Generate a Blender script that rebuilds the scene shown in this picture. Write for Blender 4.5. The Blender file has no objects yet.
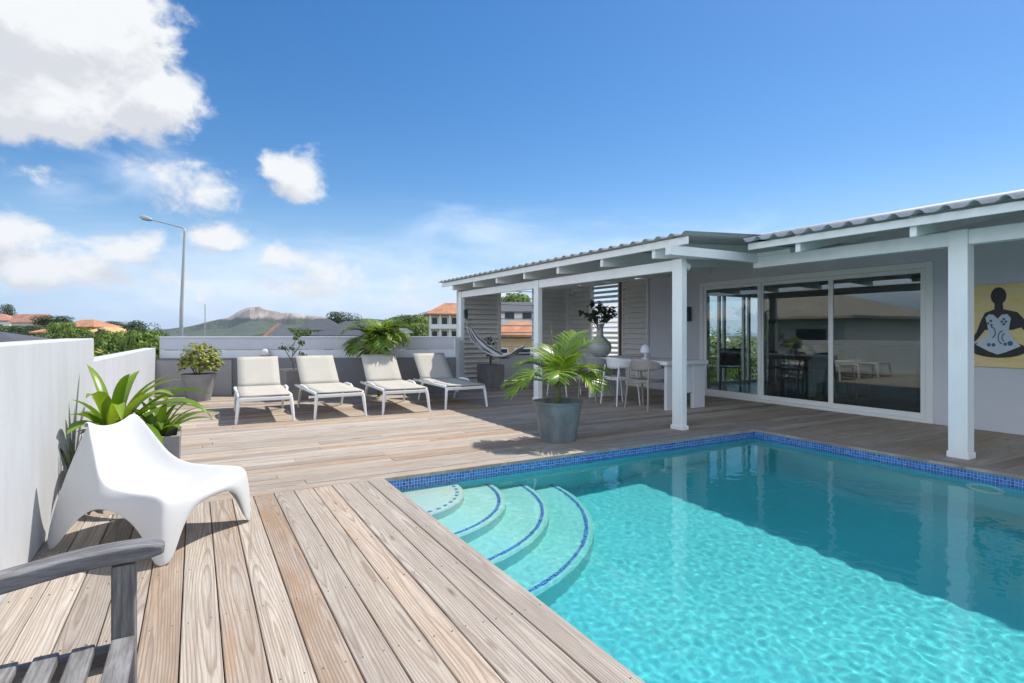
import bpy, bmesh, math, random
from mathutils import Vector, Matrix, noise
random.seed(7)
R = math.radians
S = bpy.context.scene
COL = S.collection

# ------------------------------------------------------------------ camera, world, sun, exposure
F, HC, CX, HY = 559.0, 1.22, 512.0, 331.0
YAW = math.atan2(317.0, F)
SN, CS = math.sin(YAW), math.cos(YAW)
cam = bpy.data.cameras.new('camera'); camo = bpy.data.objects.new('camera', cam); COL.objects.link(camo)
camo.location = (0, 0, HC); camo.rotation_euler = (R(90), 0, -YAW)
cam.sensor_fit = 'HORIZONTAL'; cam.sensor_width = 36; cam.lens = F / 1024 * 36
cam.shift_y = (HY - 341.5) / 1024; cam.clip_start = 0.05; cam.clip_end = 60000
S.camera = camo
S.view_settings.view_transform = 'Standard'; S.view_settings.look = 'None'
S.view_settings.gamma = 1; S.view_settings.exposure = 0.68
S.view_settings.use_curve_mapping = False
S.cycles.use_denoising = True
S.cycles.max_bounces = 14; S.cycles.transmission_bounces = 10; S.cycles.transparent_max_bounces = 16
S.cycles.diffuse_bounces = 5; S.cycles.glossy_bounces = 5
S.cycles.sample_clamp_indirect = 6

SUN = Vector((1.50, 0.20, 2.40)).normalized()
sl = bpy.data.lights.new('sun', 'SUN'); sl.energy = 3.7; sl.angle = R(0.5); sl.color = (1, .95, .87)
so = bpy.data.objects.new('sun', sl); COL.objects.link(so)
so.rotation_euler = SUN.to_track_quat('Z', 'Y').to_euler(); so.location = (20, 0, 30)
sl.cycles.is_caustics_light = True

def direction(px, py):
    return Vector((SN + CS * (px - CX) / F, CS - SN * (px - CX) / F, (HY - py) / F)).normalized()

def at(px, depth, z=0.0):
    l = (px - CX) / F * depth
    return Vector((SN * depth + CS * l, CS * depth - SN * l, z))

def zat(py, depth):
    return HC + (HY - py) / F * depth

w = bpy.data.worlds.new('World'); S.world = w; w.use_nodes = True
nt = w.node_tree; N = nt.nodes; L = nt.links
bg = N['Background']; bg.inputs[1].default_value = 0.13
sky = N.new('ShaderNodeTexSky'); sky.sky_type = 'NISHITA'; sky.sun_disc = False
sky.sun_elevation = math.asin(SUN.z); sky.sun_rotation = math.atan2(SUN.x, SUN.y)
sky.air_density = 1.0; sky.dust_density = 0.35; sky.ozone_density = 2.6; sky.altitude = 10
tc = N.new('ShaderNodeTexCoord'); D = tc.outputs['Generated']

def wm(op, a, b=None, c=None, clamp=False):
    n = N.new('ShaderNodeMath'); n.operation = op; n.use_clamp = clamp
    for i, v in enumerate((a, b, c)):
        if v is None: continue
        if isinstance(v, (int, float)): n.inputs[i].default_value = v
        else: L.new(v, n.inputs[i])
    return n.outputs[0]

def wdot(vec, const):
    n = N.new('ShaderNodeVectorMath'); n.operation = 'DOT_PRODUCT'
    L.new(vec, n.inputs[0]); n.inputs[1].default_value = const
    return n.outputs['Value']

def wfbm(vec, scale, detail, rough, distort=0.0, squash=1.0):
    mp = N.new('ShaderNodeMapping'); mp.inputs['Scale'].default_value = (1, 1, squash); L.new(vec, mp.inputs[0])
    n = N.new('ShaderNodeTexNoise'); n.inputs['Scale'].default_value = scale; n.inputs['Detail'].default_value = detail
    n.inputs['Roughness'].default_value = rough; n.inputs['Distortion'].default_value = distort
    L.new(mp.outputs[0], n.inputs['Vector'])
    return n.outputs[0]

def wmask(vec, clouds):
    best = None
    for px, py, wx, wy, gain in clouds:
        n = direction(px, py); r = Vector((n.y, -n.x, 0)).normalized(); u = r.cross(n)
        k = (n.x * SN + n.y * CS)          # pixels per radian grow away from the axis
        a = wm('DIVIDE', wdot(vec, r), wx / F * k * k * 1.0); b = wm('DIVIDE', wdot(vec, u), wy / F * k)
        q = wm('SQRT', wm('ADD', wm('MULTIPLY', a, a), wm('MULTIPLY', b, b)))
        m = wm('MULTIPLY', wm('SUBTRACT', 1.0, q), gain)
        best = m if best is None else wm('MAXIMUM', best, m)
    return best

CUM = [(60, 40, 185, 100, 1.5), (155, 96, 80, 50, 1.2), (40, 108, 120, 40, 1.0), (293, 177, 35, 28, .8), (200, 194, 60, 25, .45),
       (45, 268, 145, 26, .58), (132, 250, 52, 22, .62), (0, 238, 40, 32, .5), (228, 241, 46, 24, .60), (276, 256, 30, 20, .5),
       (190, 283, 200, 18, .28), (330, 288, 190, 18, .22), (60, 182, 30, 10, .12), (125, 176, 20, 10, .12)]
THIN = [(300, 285, 420, 55, .75), (480, 232, 120, 28, .5), (560, 250, 260, 34, .45), (60, 190, 60, 20, .4), (380, 300, 400, 45, .7), (150, 175, 80, 25, .4)]

def cloud_density(vec):
    f = wm('ADD', wfbm(vec, 8.0, 12, .60, .35, 1.35), wm('MULTIPLY', wm('SUBTRACT', wfbm(vec, 26.0, 8, .6, .5, 1.2), .5), .32))
    return wm('ADD', wmask(vec, CUM), wm('MULTIPLY', wm('SUBTRACT', f, .5), 1.9)), f

off = N.new('ShaderNodeVectorMath'); off.operation = 'ADD'; L.new(D, off.inputs[0])
off.inputs[1].default_value = Vector((.015, .0, .035))
d1, f1 = cloud_density(D); d2, f2 = cloud_density(off.outputs[0])
alpha = N.new('ShaderNodeMapRange'); alpha.interpolation_type = 'SMOOTHSTEP'
L.new(d1, alpha.inputs[0]); alpha.inputs[1].default_value = .0; alpha.inputs[2].default_value = .44
lit = N.new('ShaderNodeMapRange'); L.new(wm('SUBTRACT', d1, d2), lit.inputs[0])
lit.inputs[1].default_value = -.16; lit.inputs[2].default_value = .26
ccol = N.new('ShaderNodeMix'); ccol.data_type = 'RGBA'; L.new(lit.outputs[0], ccol.inputs[0])
ccol.inputs[6].default_value = (3.45, 3.55, 3.8, 1); ccol.inputs[7].default_value = (4.5, 4.6, 4.7, 1)
def wmix(f, a, b):
    n = N.new('ShaderNodeMix'); n.data_type = 'RGBA'; L.new(f, n.inputs[0])
    for i, v in ((6, a), (7, b)):
        if isinstance(v, tuple): n.inputs[i].default_value = v + (1,)
        else: L.new(v, n.inputs[i])
    return n.outputs[2]
def wrange(v, a, b, c=0.0, d=1.0):
    n = N.new('ShaderNodeMapRange'); n.interpolation_type = 'SMOOTHSTEP'; L.new(v, n.inputs[0])
    for i, q in enumerate((a, b, c, d)): n.inputs[i + 1].default_value = q
    return n.outputs[0]
hs = N.new('ShaderNodeHueSaturation'); hs.inputs['Hue'].default_value = .502; hs.inputs['Saturation'].default_value = 1.36; hs.inputs['Value'].default_value = .655; L.new(sky.outputs[0], hs.inputs['Color'])
sepd = N.new('ShaderNodeSeparateXYZ'); L.new(D, sepd.inputs[0]); dz = sepd.outputs[2]
skyc = wmix(wrange(dz, .26, -.02, 0., .92), hs.outputs[0], (2.35, 3.4, 4.95))       # moist air near the horizon
ft = wfbm(D, 5.0, 7, .6, .6, 3.0)
td = wm('ADD', wmask(D, THIN), wm('MULTIPLY', wm('SUBTRACT', ft, .5), 1.6))
skyc = wmix(wrange(td, -.1, 1.0, 0., .60), skyc, (4.9, 5.3, 5.9))
# added bright cloud, unseen behind the camera, as fill light for the shade
fill_cloud = wm('MULTIPLY', wrange(wdot(D, Vector((SN, CS, 0))), .36, -.05), wrange(dz, .85, .5))
fill_cloud = wm('MULTIPLY', fill_cloud, wrange(wfbm(D, 2.2, 6, .55, .2), .36, .60, .25, .95))
fill_cloud = wm('MULTIPLY', fill_cloud, wrange(dz, .0, .12))
skyc = wmix(fill_cloud, skyc, (9.0, 9.9, 11.2))
m2 = N.new('ShaderNodeMix'); m2.data_type = 'RGBA'; L.new(alpha.outputs[0], m2.inputs[0])
L.new(skyc, m2.inputs[6]); L.new(ccol.outputs[2], m2.inputs[7])
L.new(m2.outputs[2], bg.inputs[0])

# ------------------------------------------------------------------ helpers: materials
class NB:
    """small node builder"""
    def __init__(s, name):
        s.m = bpy.data.materials.new(name); s.m.use_nodes = True; s.t = s.m.node_tree
        s.p = s.t.nodes['Principled BSDF']; s.o = s.t.nodes['Material Output']
        s.geo = None
    def n(s, t): return s.t.nodes.new(t)
    def l(s, a, b): s.t.links.new(a, b)
    def set(s, inp, v):
        if hasattr(v, 'is_output'): s.l(v, inp)
        else: inp.default_value = v
    def math(s, op, a, b=0.0, clamp=False):
        n = s.n('ShaderNodeMath'); n.operation = op; n.use_clamp = clamp
        s.set(n.inputs[0], a); s.set(n.inputs[1], b); return n.outputs[0]
    def obj(s):
        return s.n('ShaderNodeTexCoord').outputs['Object']
    def island(s):
        return s.n('ShaderNodeNewGeometry').outputs['Random Per Island']
    def mapping(s, v, scale=(1, 1, 1), loc=(0, 0, 0)):
        n = s.n('ShaderNodeMapping'); s.l(v, n.inputs[0]); n.inputs['Scale'].default_value = scale
        s.set(n.inputs['Location'], loc); return n.outputs[0]
    def noise(s, v, scale, detail=4, rough=.55, dist=0):
        n = s.n('ShaderNodeTexNoise'); s.l(v, n.inputs['Vector']); n.inputs['Scale'].default_value = scale
        n.inputs['Detail'].default_value = detail; n.inputs['Roughness'].default_value = rough; n.inputs['Distortion'].default_value = dist
        return n.outputs[0]
    def ramp(s, f, stops, interp='LINEAR'):
        n = s.n('ShaderNodeValToRGB'); s.l(f, n.inputs[0]); e = n.color_ramp.elements; n.color_ramp.interpolation = interp
        while len(e) > len(stops): e.remove(e[-1])
        while len(e) < len(stops): e.new(1)
        for k, (p, c) in enumerate(stops):
            e[k].position = p; e[k].color = (c, c, c, 1) if isinstance(c, (int, float)) else tuple(c) + (1,)
        return n.outputs[0]
    def mix(s, f, a, b, mode='MIX'):
        n = s.n('ShaderNodeMix'); n.data_type = 'RGBA'; n.blend_type = mode
        s.set(n.inputs[0], f)
        for i, v in ((6, a), (7, b)):
            s.set(n.inputs[i], (tuple(v) + (1,)) if isinstance(v, tuple) and len(v) == 3 else v)
        return n.outputs[2]
    def bump(s, h, strength=.3, dist=.01):
        n = s.n('ShaderNodeBump'); s.l(h, n.inputs['Height']); n.inputs['Strength'].default_value = strength
        n.inputs['Distance'].default_value = dist; s.l(n.outputs[0], s.p.inputs['Normal'])

def paint(name, c, rough=.5, var=.06, scale=3.0, bump=0.0, bscale=60, spec=.5, dirt=None):
    b = NB(name); v = b.obj()
    f = b.noise(v, scale, 6, .6)
    lo = tuple(x * (1 - var) for x in c); hi = tuple(min(1, x * (1 + var)) for x in c)
    col = b.ramp(f, [(.3, lo), (.7, hi)])
    if dirt:
        g = b.noise(b.mapping(v, (2.2, 2.2, .35)), 2.0, 8, .7)
        col = b.mix(b.math('MULTIPLY', b.ramp(g, [(.44, 0.), (.72, 1.)]), dirt[1]), col, dirt[0])
    b.set(b.p.inputs['Base Color'], col)
    b.p.inputs['Roughness'].default_value = rough; b.p.inputs['Specular IOR Level'].default_value = spec
    if bump: b.bump(b.noise(v, bscale, 5, .6), bump, .01)
    return b.m

def leafmat(name, dark, light, tip=None, rough=.4, trans=.35):
    b = NB(name); r = b.island()
    stops = [(0., dark), (.75, light)]
    if tip: stops += [(.86, light), (.95, tip)]
    col = b.ramp(r, stops)
    f = b.noise(b.obj(), 9, 3, .5)
    col = b.mix(b.math('MULTIPLY', f, .5), col, tuple(x * .55 for x in dark))
    b.set(b.p.inputs['Base Color'], col); b.p.inputs['Roughness'].default_value = rough
    t = b.n('ShaderNodeBsdfTranslucent'); b.set(t.inputs[0], b.mix(1.0, col, (1.0, 1.0, .45), 'MULTIPLY'))
    mx = b.n('ShaderNodeMixShader'); mx.inputs[0].default_value = trans
    b.l(b.p.outputs[0], mx.inputs[1]); b.l(t.outputs[0], mx.inputs[2]); b.l(mx.outputs[0], b.o.inputs[0])
    return b.m

def deckmat(name, worn=0.0):
    """weathered softwood boards; each board stores (length, across from its middle, random) in the attribute 'grain'"""
    b = NB(name); at_ = b.n('ShaderNodeAttribute'); at_.attribute_name = 'grain'; sp = b.n('ShaderNodeSeparateXYZ'); b.l(at_.outputs['Vector'], sp.inputs[0])
    al, ac, r = sp.outputs[0], sp.outputs[1], sp.outputs[2]
    cb = b.n('ShaderNodeCombineXYZ'); b.l(al, cb.inputs[0]); b.l(ac, cb.inputs[1]); b.l(b.math('MULTIPLY', r, 31.0), cb.inputs[2]); v = cb.outputs[0]
    # growth rings cut by the board face: distance from a wandering tree axis
    r2 = b.math('FRACT', b.math('MULTIPLY', r, 17.31)); r3 = b.math('FRACT', b.math('MULTIPLY', r, 43.77))
    wob = b.noise(b.mapping(v, (.42, 2., 1.)), 1.0, 2, .45); wob2 = b.noise(b.mapping(v, (.48, .6, 1.), (9, 3, 5)), 1.0, 2, .45); fine = b.noise(b.mapping(v, (5., 30., 1.)), 1.0, 3, .6)
    axx = b.math('ADD', ac, b.math('ADD', b.math('MULTIPLY', b.math('SUBTRACT', r2, .5), .12), b.math('MULTIPLY', b.math('SUBTRACT', wob, .5), .10)))
    dep = b.math('ADD', b.math('ADD', .012, b.math('MULTIPLY', r3, .05)), b.math('MULTIPLY', b.math('SUBTRACT', wob2, .5), .16))
    rad_ = b.math('SQRT', b.math('ADD', b.math('MULTIPLY', axx, axx), b.math('MULTIPLY', dep, dep)))
    rad_ = b.math('ADD', rad_, b.math('MULTIPLY', b.math('SUBTRACT', fine, .5), .006))
    fr_ = b.math('FRACT', b.math('DIVIDE', rad_, .0105))
    rings = b.ramp(fr_, [(0., .10), (.45, .05), (.86, 1.), (.97, .25), (1., .10)])
    fibre = b.noise(b.mapping(v, (3.0, 190., 1.)), 1.0, 4, .7)
    streak = b.noise(b.mapping(v, (.8, 30., 1.)), 1.0, 5, .6)
    blotch = b.noise(b.mapping(v, (1.3, 5., 1.)), 1.5, 6, .65)
    base = b.ramp(r, [(0., (.45, .37, .285)), (.14, (.51, .45, .375)), (.26, (.37, .245, .145)), (.36, (.54, .48, .41)), (.5, (.43, .37, .305)), (.64, (.47, .37, .265)), (.76, (.52, .465, .395)), (.88, (.38, .26, .165)), (1., (.50, .435, .36))])
    base = b.mix(1.0, base, b.ramp(b.math('FRACT', b.math('MULTIPLY', r, 71.3)), [(0., .62), (.3, .84), (.6, .97), (1., 1.12)]), 'MULTIPLY')
    base = b.mix(b.ramp(blotch, [(.40, 0.), (.68, .42)]), base, (.55, .515, .465))
    base = b.mix(b.math('MULTIPLY', rings, .74 - .3 * worn), base, b.mix(1.0, base, (.50, .40, .33), 'MULTIPLY'))
    base = b.mix(b.ramp(streak, [(.48, 0.), (.70, .58)]), base, (.24, .195, .165))
    base = b.mix(b.ramp(fibre, [(.36, .60), (.56, 0.)]), base, (.20, .165, .14))
    rust = b.noise(b.mapping(v, (1.6, 9., 1.)), 1.0, 3, .5)
    base = b.mix(b.ramp(rust, [(.62, 0.), (.76, .6)]), base, (.33, .19, .10))
    vor = b.n('ShaderNodeTexVoronoi'); b.l(b.mapping(v, (1.5, 7., 1.)), vor.inputs['Vector']); vor.inputs['Scale'].default_value = .9
    base = b.mix(b.ramp(vor.outputs['Distance'], [(.04, .85), (.10, 0.)]), base, (.13, .075, .045))
    b.set(b.p.inputs['Base Color'], base)
    b.p.inputs['Roughness'].default_value = .75; b.p.inputs['Specular IOR Level'].default_value = .3
    b.bump(b.math('ADD', b.math('MULTIPLY', fibre, .8), b.math('MULTIPLY', rings, -.5)), .4, .003)
    return b.m

def tilemat(name, size=.026):
    b = NB(name); v = b.obj()
    sep = b.n('ShaderNodeSeparateXYZ'); b.l(v, sep.inputs[0])
    nrm = b.n('ShaderNodeNewGeometry').outputs['Normal']
    sn = b.n('ShaderNodeSeparateXYZ'); b.l(nrm, sn.inputs[0])
    tot = None; fl = []
    for i in range(3):
        q = b.math('DIVIDE', sep.outputs[i], size)
        q = b.math('ADD', q, .37)
        fr = b.math('FRACT', q); fl.append(b.math('FLOOR', q))
        ln = b.math('LESS_THAN', fr, .13)
        face = b.math('LESS_THAN', b.math('ABSOLUTE', sn.outputs[i]), .5)
        ln = b.math('MULTIPLY', ln, face); tot = ln if tot is None else b.math('MAXIMUM', tot, ln)
    c = b.n('ShaderNodeCombineXYZ')
    for i in range(3): b.l(fl[i], c.inputs[i])
    wn = b.n('ShaderNodeTexWhiteNoise'); b.l(c.outputs[0], wn.inputs['Vector'])
    col = b.ramp(wn.outputs['Value'], [(0., (.012, .055, .26)), (.5, (.02, .12, .45)), (1., (.04, .22, .60))])
    col = b.mix(tot, col, (.33, .45, .55))
    b.set(b.p.inputs['Base Color'], col); b.p.inputs['Roughness'].default_value = .18
    b.bump(b.math('SUBTRACT', 1.0, tot), .3, .003)
    return b.m

M = {}
M['deck_y'] = deckmat('fore deck boards')
M['deck_x'] = deckmat('back deck boards', .5)
M['under'] = paint('dark gap', (.03, .027, .025), .9)
M['white_wall'] = paint('white wall paint', (.50, .51, .525), .8, .04, 1.2, .14, 90, .3, ((.34, .345, .35), .38))
M['white_paint'] = paint('white timber paint', (.86, .855, .835), .45, .03, 4, .06, 40, .5, ((.6, .6, .57), .2))
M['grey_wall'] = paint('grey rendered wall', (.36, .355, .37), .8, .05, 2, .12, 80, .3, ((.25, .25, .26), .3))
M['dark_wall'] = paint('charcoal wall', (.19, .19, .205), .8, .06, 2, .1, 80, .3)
M['fence_grey'] = paint('lilac grey fence boards', (.50, .50, .545), .6, .06, 3, .06, 40)
M['fence_white'] = paint('pale fence boards', (.68, .69, .71), .6, .05, 3, .06, 40)
M['house_wall'] = paint('house grey stucco', (.60, .60, .635), .85, .03, 1.5, .12, 110, .3)
M['louvre'] = paint('louvre paint', (.74, .72, .68), .55, .05, 4, .05, 40)
M['brown'] = paint('brown timber', (.13, .06, .03), .6, .15, 8)
M['roof'] = paint('corrugated roof sheet', (.47, .48, .485), .7, .08, 2, 0, 1, .15, ((.25, .24, .24), .4))
M['frame'] = paint('white door frame', (.78, .78, .76), .35, .02)
M['plastic'] = paint('white moulded plastic', (.60, .60, .595), .42, .02, 3, .03, 400, .4, ((.50, .49, .47), .25))
M['sling'] = paint('beige sling fabric', (.46, .43, .37), .9, .04, 5, .25, 900, .12)
M['lframe'] = paint('off white plastic frame', (.76, .755, .73), .4, .03)
M['screw'] = paint('rusty screw head', (.17, .13, .105), .6, .2); M['teak'] = None
M['pot_grey'] = paint('grey fibre cement', (.23, .225, .225), .75, .14, 5, .15, 60, .3, ((.34, .33, .32), .4))
M['pot_teal'] = paint('blue grey glazed pot', (.145, .165, .175), .5, .25, 5, .10, 50, .4, ((.30, .31, .31), .6))
M['soil'] = paint('potting soil', (.025, .018, .012), .95, .3, 30, .6, 60)
M['plaster'] = None
M['tile'] = tilemat('blue mosaic')
M['trunk'] = paint('bark', (.17, .13, .09), .9, .25, 12, .5, 30, .2)
M['palm_stem'] = paint('palm stem', (.16, .17, .07), .7, .25, 14, .3, 30)
M['palm'] = leafmat('palm leaflets', (.10, .22, .02), (.30, .46, .04), (.48, .44, .08), .35, .3)
M['palm2'] = leafmat('deep palm leaflets', (.09, .19, .03), (.26, .38, .05), (.45, .42, .06))
M['brom'] = leafmat('strap leaves', (.09, .21, .02), (.36, .48, .05), (.55, .50, .10), .3)
M['brom2'] = leafmat('yellowed strap leaves', (.10, .20, .02), (.24, .36, .04), (.45, .26, .12), .35)
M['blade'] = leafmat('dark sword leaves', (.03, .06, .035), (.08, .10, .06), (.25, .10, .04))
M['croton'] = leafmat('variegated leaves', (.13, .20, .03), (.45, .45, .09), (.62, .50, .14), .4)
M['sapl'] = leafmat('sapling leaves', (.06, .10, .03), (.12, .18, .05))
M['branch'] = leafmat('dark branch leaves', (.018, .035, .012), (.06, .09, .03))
M['tree_a'] = leafmat('tree leaves a', (.04, .085, .015), (.13, .20, .04), None, .55, .25)
M['tree_b'] = leafmat('tree leaves b', (.08, .15, .015), (.24, .34, .04), None, .55, .3)
M['tree_c'] = leafmat('tree leaves c', (.025, .05, .018), (.06, .10, .035), None, .55, .2)
M['tan_roof'] = paint('yellow tile roof', (.58, .38, .16), .8, .12, 3)
M['orange_roof'] = paint('orange tile roof', (.45, .215, .12), .85, .3, 1.1, 0, 1, .2, ((.22, .13, .09), .6))
M['pink_roof'] = paint('faded red tile roof', (.40, .20, .15), .85, .3, 1.1, 0, 1, .2, ((.22, .13, .1), .5))
M['slate_roof'] = paint('dark slate roof', (.085, .09, .105), .7, .15, 3, 0, 1, .3)
M['beige_roof'] = paint('weathered beige tile roof', (.42, .36, .30), .85, .2, 1.2, .4, 8, .2)
M['cream'] = paint('cream render', (.60, .55, .44), .85, .05)
M['bwhite'] = paint('white render', (.72, .71, .68), .85, .05)
M['ochre'] = paint('ochre render', (.50, .33, .16), .85, .06)
M['win'] = paint('dark window', (.03, .035, .04), .2, .1)
M['metal'] = paint('galvanised steel', (.42, .43, .42), .4, .08, 6)
M['black'] = paint('black metal', (.02, .02, .022), .4, .1)
M['navy'] = paint('dark blue grey metal', (.04, .06, .08), .4, .1)
M['teal'] = paint('teal painted wood', (.015, .12, .13), .45, .1)
M['chair_beige'] = paint('taupe chair shell', (.34, .305, .285), .5, .04)
M['chair_white'] = paint('white chair shell', (.70, .70, .71), .45, .03)
M['chair_grey'] = paint('grey chair shell', (.27, .26, .27), .5, .04)
M['table'] = paint('white table laminate', (.70, .71, .74), .4, .02)
M['lampshade'] = paint('white lamp shade', (.70, .68, .80), .6, .02)
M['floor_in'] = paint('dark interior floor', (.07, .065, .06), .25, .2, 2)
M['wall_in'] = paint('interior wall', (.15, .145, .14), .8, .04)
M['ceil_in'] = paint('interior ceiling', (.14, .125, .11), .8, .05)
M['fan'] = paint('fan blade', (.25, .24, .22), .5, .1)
M['hammock'] = None
M['rope'] = paint('rope', (.55, .52, .46), .9, .1, 30)

b = NB('weathered teak'); v = b.obj(); v2 = b.mapping(v, (4, 1.2, 4)); r = b.island()
fib = b.noise(b.mapping(v, (70, 6, 70)), 1., 5, .65); blo = b.noise(v2, 4., 5, .6)
col = b.ramp(blo, [(.3, (.15, .145, .145)), (.7, (.30, .295, .292))]); col = b.mix(b.ramp(fib, [(.4, .6), (.6, 0.)]), col, (.055, .05, .05))
b.set(b.p.inputs['Base Color'], col); b.p.inputs['Roughness'].default_value = .8; b.bump(fib, .6, .004); M['teak'] = b.m
b = NB('weathered teak arm'); v = b.obj(); fib = b.noise(b.mapping(v, (6, 70, 70)), 1., 5, .65); blo = b.noise(b.mapping(v, (1.5, 4, 4)), 4., 5, .6)
col = b.ramp(blo, [(.3, (.14, .135, .14)), (.7, (.29, .285, .29))]); col = b.mix(b.ramp(fib, [(.4, .6), (.6, 0.)]), col, (.055, .05, .05))
b.set(b.p.inputs['Base Color'], col); b.p.inputs['Roughness'].default_value = .8; b.bump(fib, .6, .004); M['teak_arm'] = b.m
b = NB('weathered teak upright'); v = b.obj(); fib = b.noise(b.mapping(v, (70, 70, 5)), 1., 5, .65); blo = b.noise(b.mapping(v, (6, 6, 1.2)), 3., 4, .6)
col = b.ramp(blo, [(.3, (.15, .145, .145)), (.7, (.26, .255, .25))]); col = b.mix(b.ramp(fib, [(.4, .65), (.6, 0.)]), col, (.06, .055, .052))
b.set(b.p.inputs['Base Color'], col); b.p.inputs['Roughness'].default_value = .85; b.bump(fib, .6, .004); M['teak_post'] = b.m

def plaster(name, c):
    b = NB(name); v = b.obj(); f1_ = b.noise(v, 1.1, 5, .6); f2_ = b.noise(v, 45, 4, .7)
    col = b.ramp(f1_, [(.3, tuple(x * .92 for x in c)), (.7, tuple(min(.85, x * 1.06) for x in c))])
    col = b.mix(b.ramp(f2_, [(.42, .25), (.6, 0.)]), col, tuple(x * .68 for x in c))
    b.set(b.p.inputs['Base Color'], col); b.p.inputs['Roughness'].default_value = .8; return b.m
M['plaster'] = plaster('aqua depth tinted pool plaster', (.10, .545, .575))  # aqua put into the plaster in place of absorption by the water
STEP_DEPTH_TINTS = [plaster('cream depth tinted step plaster', (.70, .71, .60)), plaster('pale aqua depth tinted step plaster', (.47, .70, .62)), plaster('light aqua depth tinted step plaster', (.35, .67, .61)), plaster('aqua depth tinted step plaster', (.24, .63, .60))]  # water's depth tint put into the step colours, palest on the shallowest

b = NB('striped hammock cloth'); v = b.n('ShaderNodeTexCoord').outputs['UV']
sep = b.n('ShaderNodeSeparateXYZ'); b.l(v, sep.inputs[0])
st = b.ramp(b.math('FRACT', b.math('MULTIPLY', sep.outputs[0], 3.0)), [(.0, (.70, .68, .64)), (.48, (.70, .68, .64)), (.52, (.06, .06, .065)), (.8, (.10, .095, .10)), (.84, (.62, .6, .55))])
b.set(b.p.inputs['Base Color'], st); b.p.inputs['Roughness'].default_value = .9; M['hammock'] = b.m

b = NB('pool water'); b.t.nodes.remove(b.p)
g = b.n('ShaderNodeBsdfGlass'); g.inputs['Roughness'].default_value = 0; g.inputs['IOR'].default_value = 1.33
g.inputs['Color'].default_value = (.88, .99, .99, 1); b.l(g.outputs[0], b.o.inputs[0])
M['water'] = b.m

b = NB('tinted door glass'); b.t.nodes.remove(b.p)
tr = b.n('ShaderNodeBsdfTransparent'); tr.inputs[0].default_value = (.80, .85, .83, 1)
gl = b.n('ShaderNodeBsdfGlossy'); gl.inputs['Roughness'].default_value = 0; gl.inputs[0].default_value = (.9, .95, .95, 1)
gn = b.n('ShaderNodeNewGeometry'); dt = b.n('ShaderNodeVectorMath'); dt.operation = 'DOT_PRODUCT'; b.l(gn.outputs['Normal'], dt.inputs[0]); b.l(gn.outputs['Incoming'], dt.inputs[1])
sch = b.math('POWER', b.math('SUBTRACT', 1.0, b.math('ABSOLUTE', dt.outputs['Value']), True), 5.0)
frv = b.math('ADD', b.math('MULTIPLY', sch, .92), .085)
mx = b.n('ShaderNodeMixShader'); b.l(frv, mx.inputs[0]); b.l(tr.outputs[0], mx.inputs[1]); b.l(gl.outputs[0], mx.inputs[2]); b.l(mx.outputs[0], b.o.inputs[0]); M['glass'] = b.m

b = NB('sea'); b.set(b.p.inputs['Base Color'], (.03, .10, .17, 1)); b.p.inputs['Roughness'].default_value = .3; M['sea'] = b.m
b = NB('scrub ground'); v = b.obj()
f = b.noise(v, .05, 8, .65); f2 = b.noise(v, .9, 6, .7)
col = b.ramp(f, [(.3, (.022, .042, .016)), (.5, (.038, .058, .022)), (.66, (.07, .075, .04)), (.8, (.20, .17, .12))])
col = b.mix(b.ramp(f2, [(.4, .6), (.6, 0.)]), col, (.025, .045, .015)); b.set(b.p.inputs['Base Color'], col); b.p.inputs['Roughness'].default_value = .95; M['ground'] = b.m
b = NB('table mountain slopes'); v = b.obj(); nrm = b.n('ShaderNodeNewGeometry').outputs['Normal']
sp = b.n('ShaderNodeSeparateXYZ'); b.l(v, sp.inputs[0])
f = b.noise(v, .012, 8, .65); f2 = b.noise(b.mapping(v, (1, 1, .3)), .02, 8, .65); f3 = b.noise(v, .08, 6, .7)
green = b.ramp(f3, [(.35, (.018, .034, .016)), (.65, (.048, .070, .030))])
rock = b.ramp(f2, [(.35, (.20, .165, .145)), (.65, (.46, .36, .30))])
hsel = b.math('ADD', b.math('DIVIDE', sp.outputs[2], 1.0), b.math('MULTIPLY', b.math('SUBTRACT', f, .5), 55.0))
b.set(b.p.inputs['Base Color'], b.mix(b.ramp(b.math('DIVIDE', hsel, 120.0), [(.44, 0.), (.54, 1.)]), green, rock)); b.p.inputs['Roughness'].default_value = .95
M['hill'] = b.m

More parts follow.
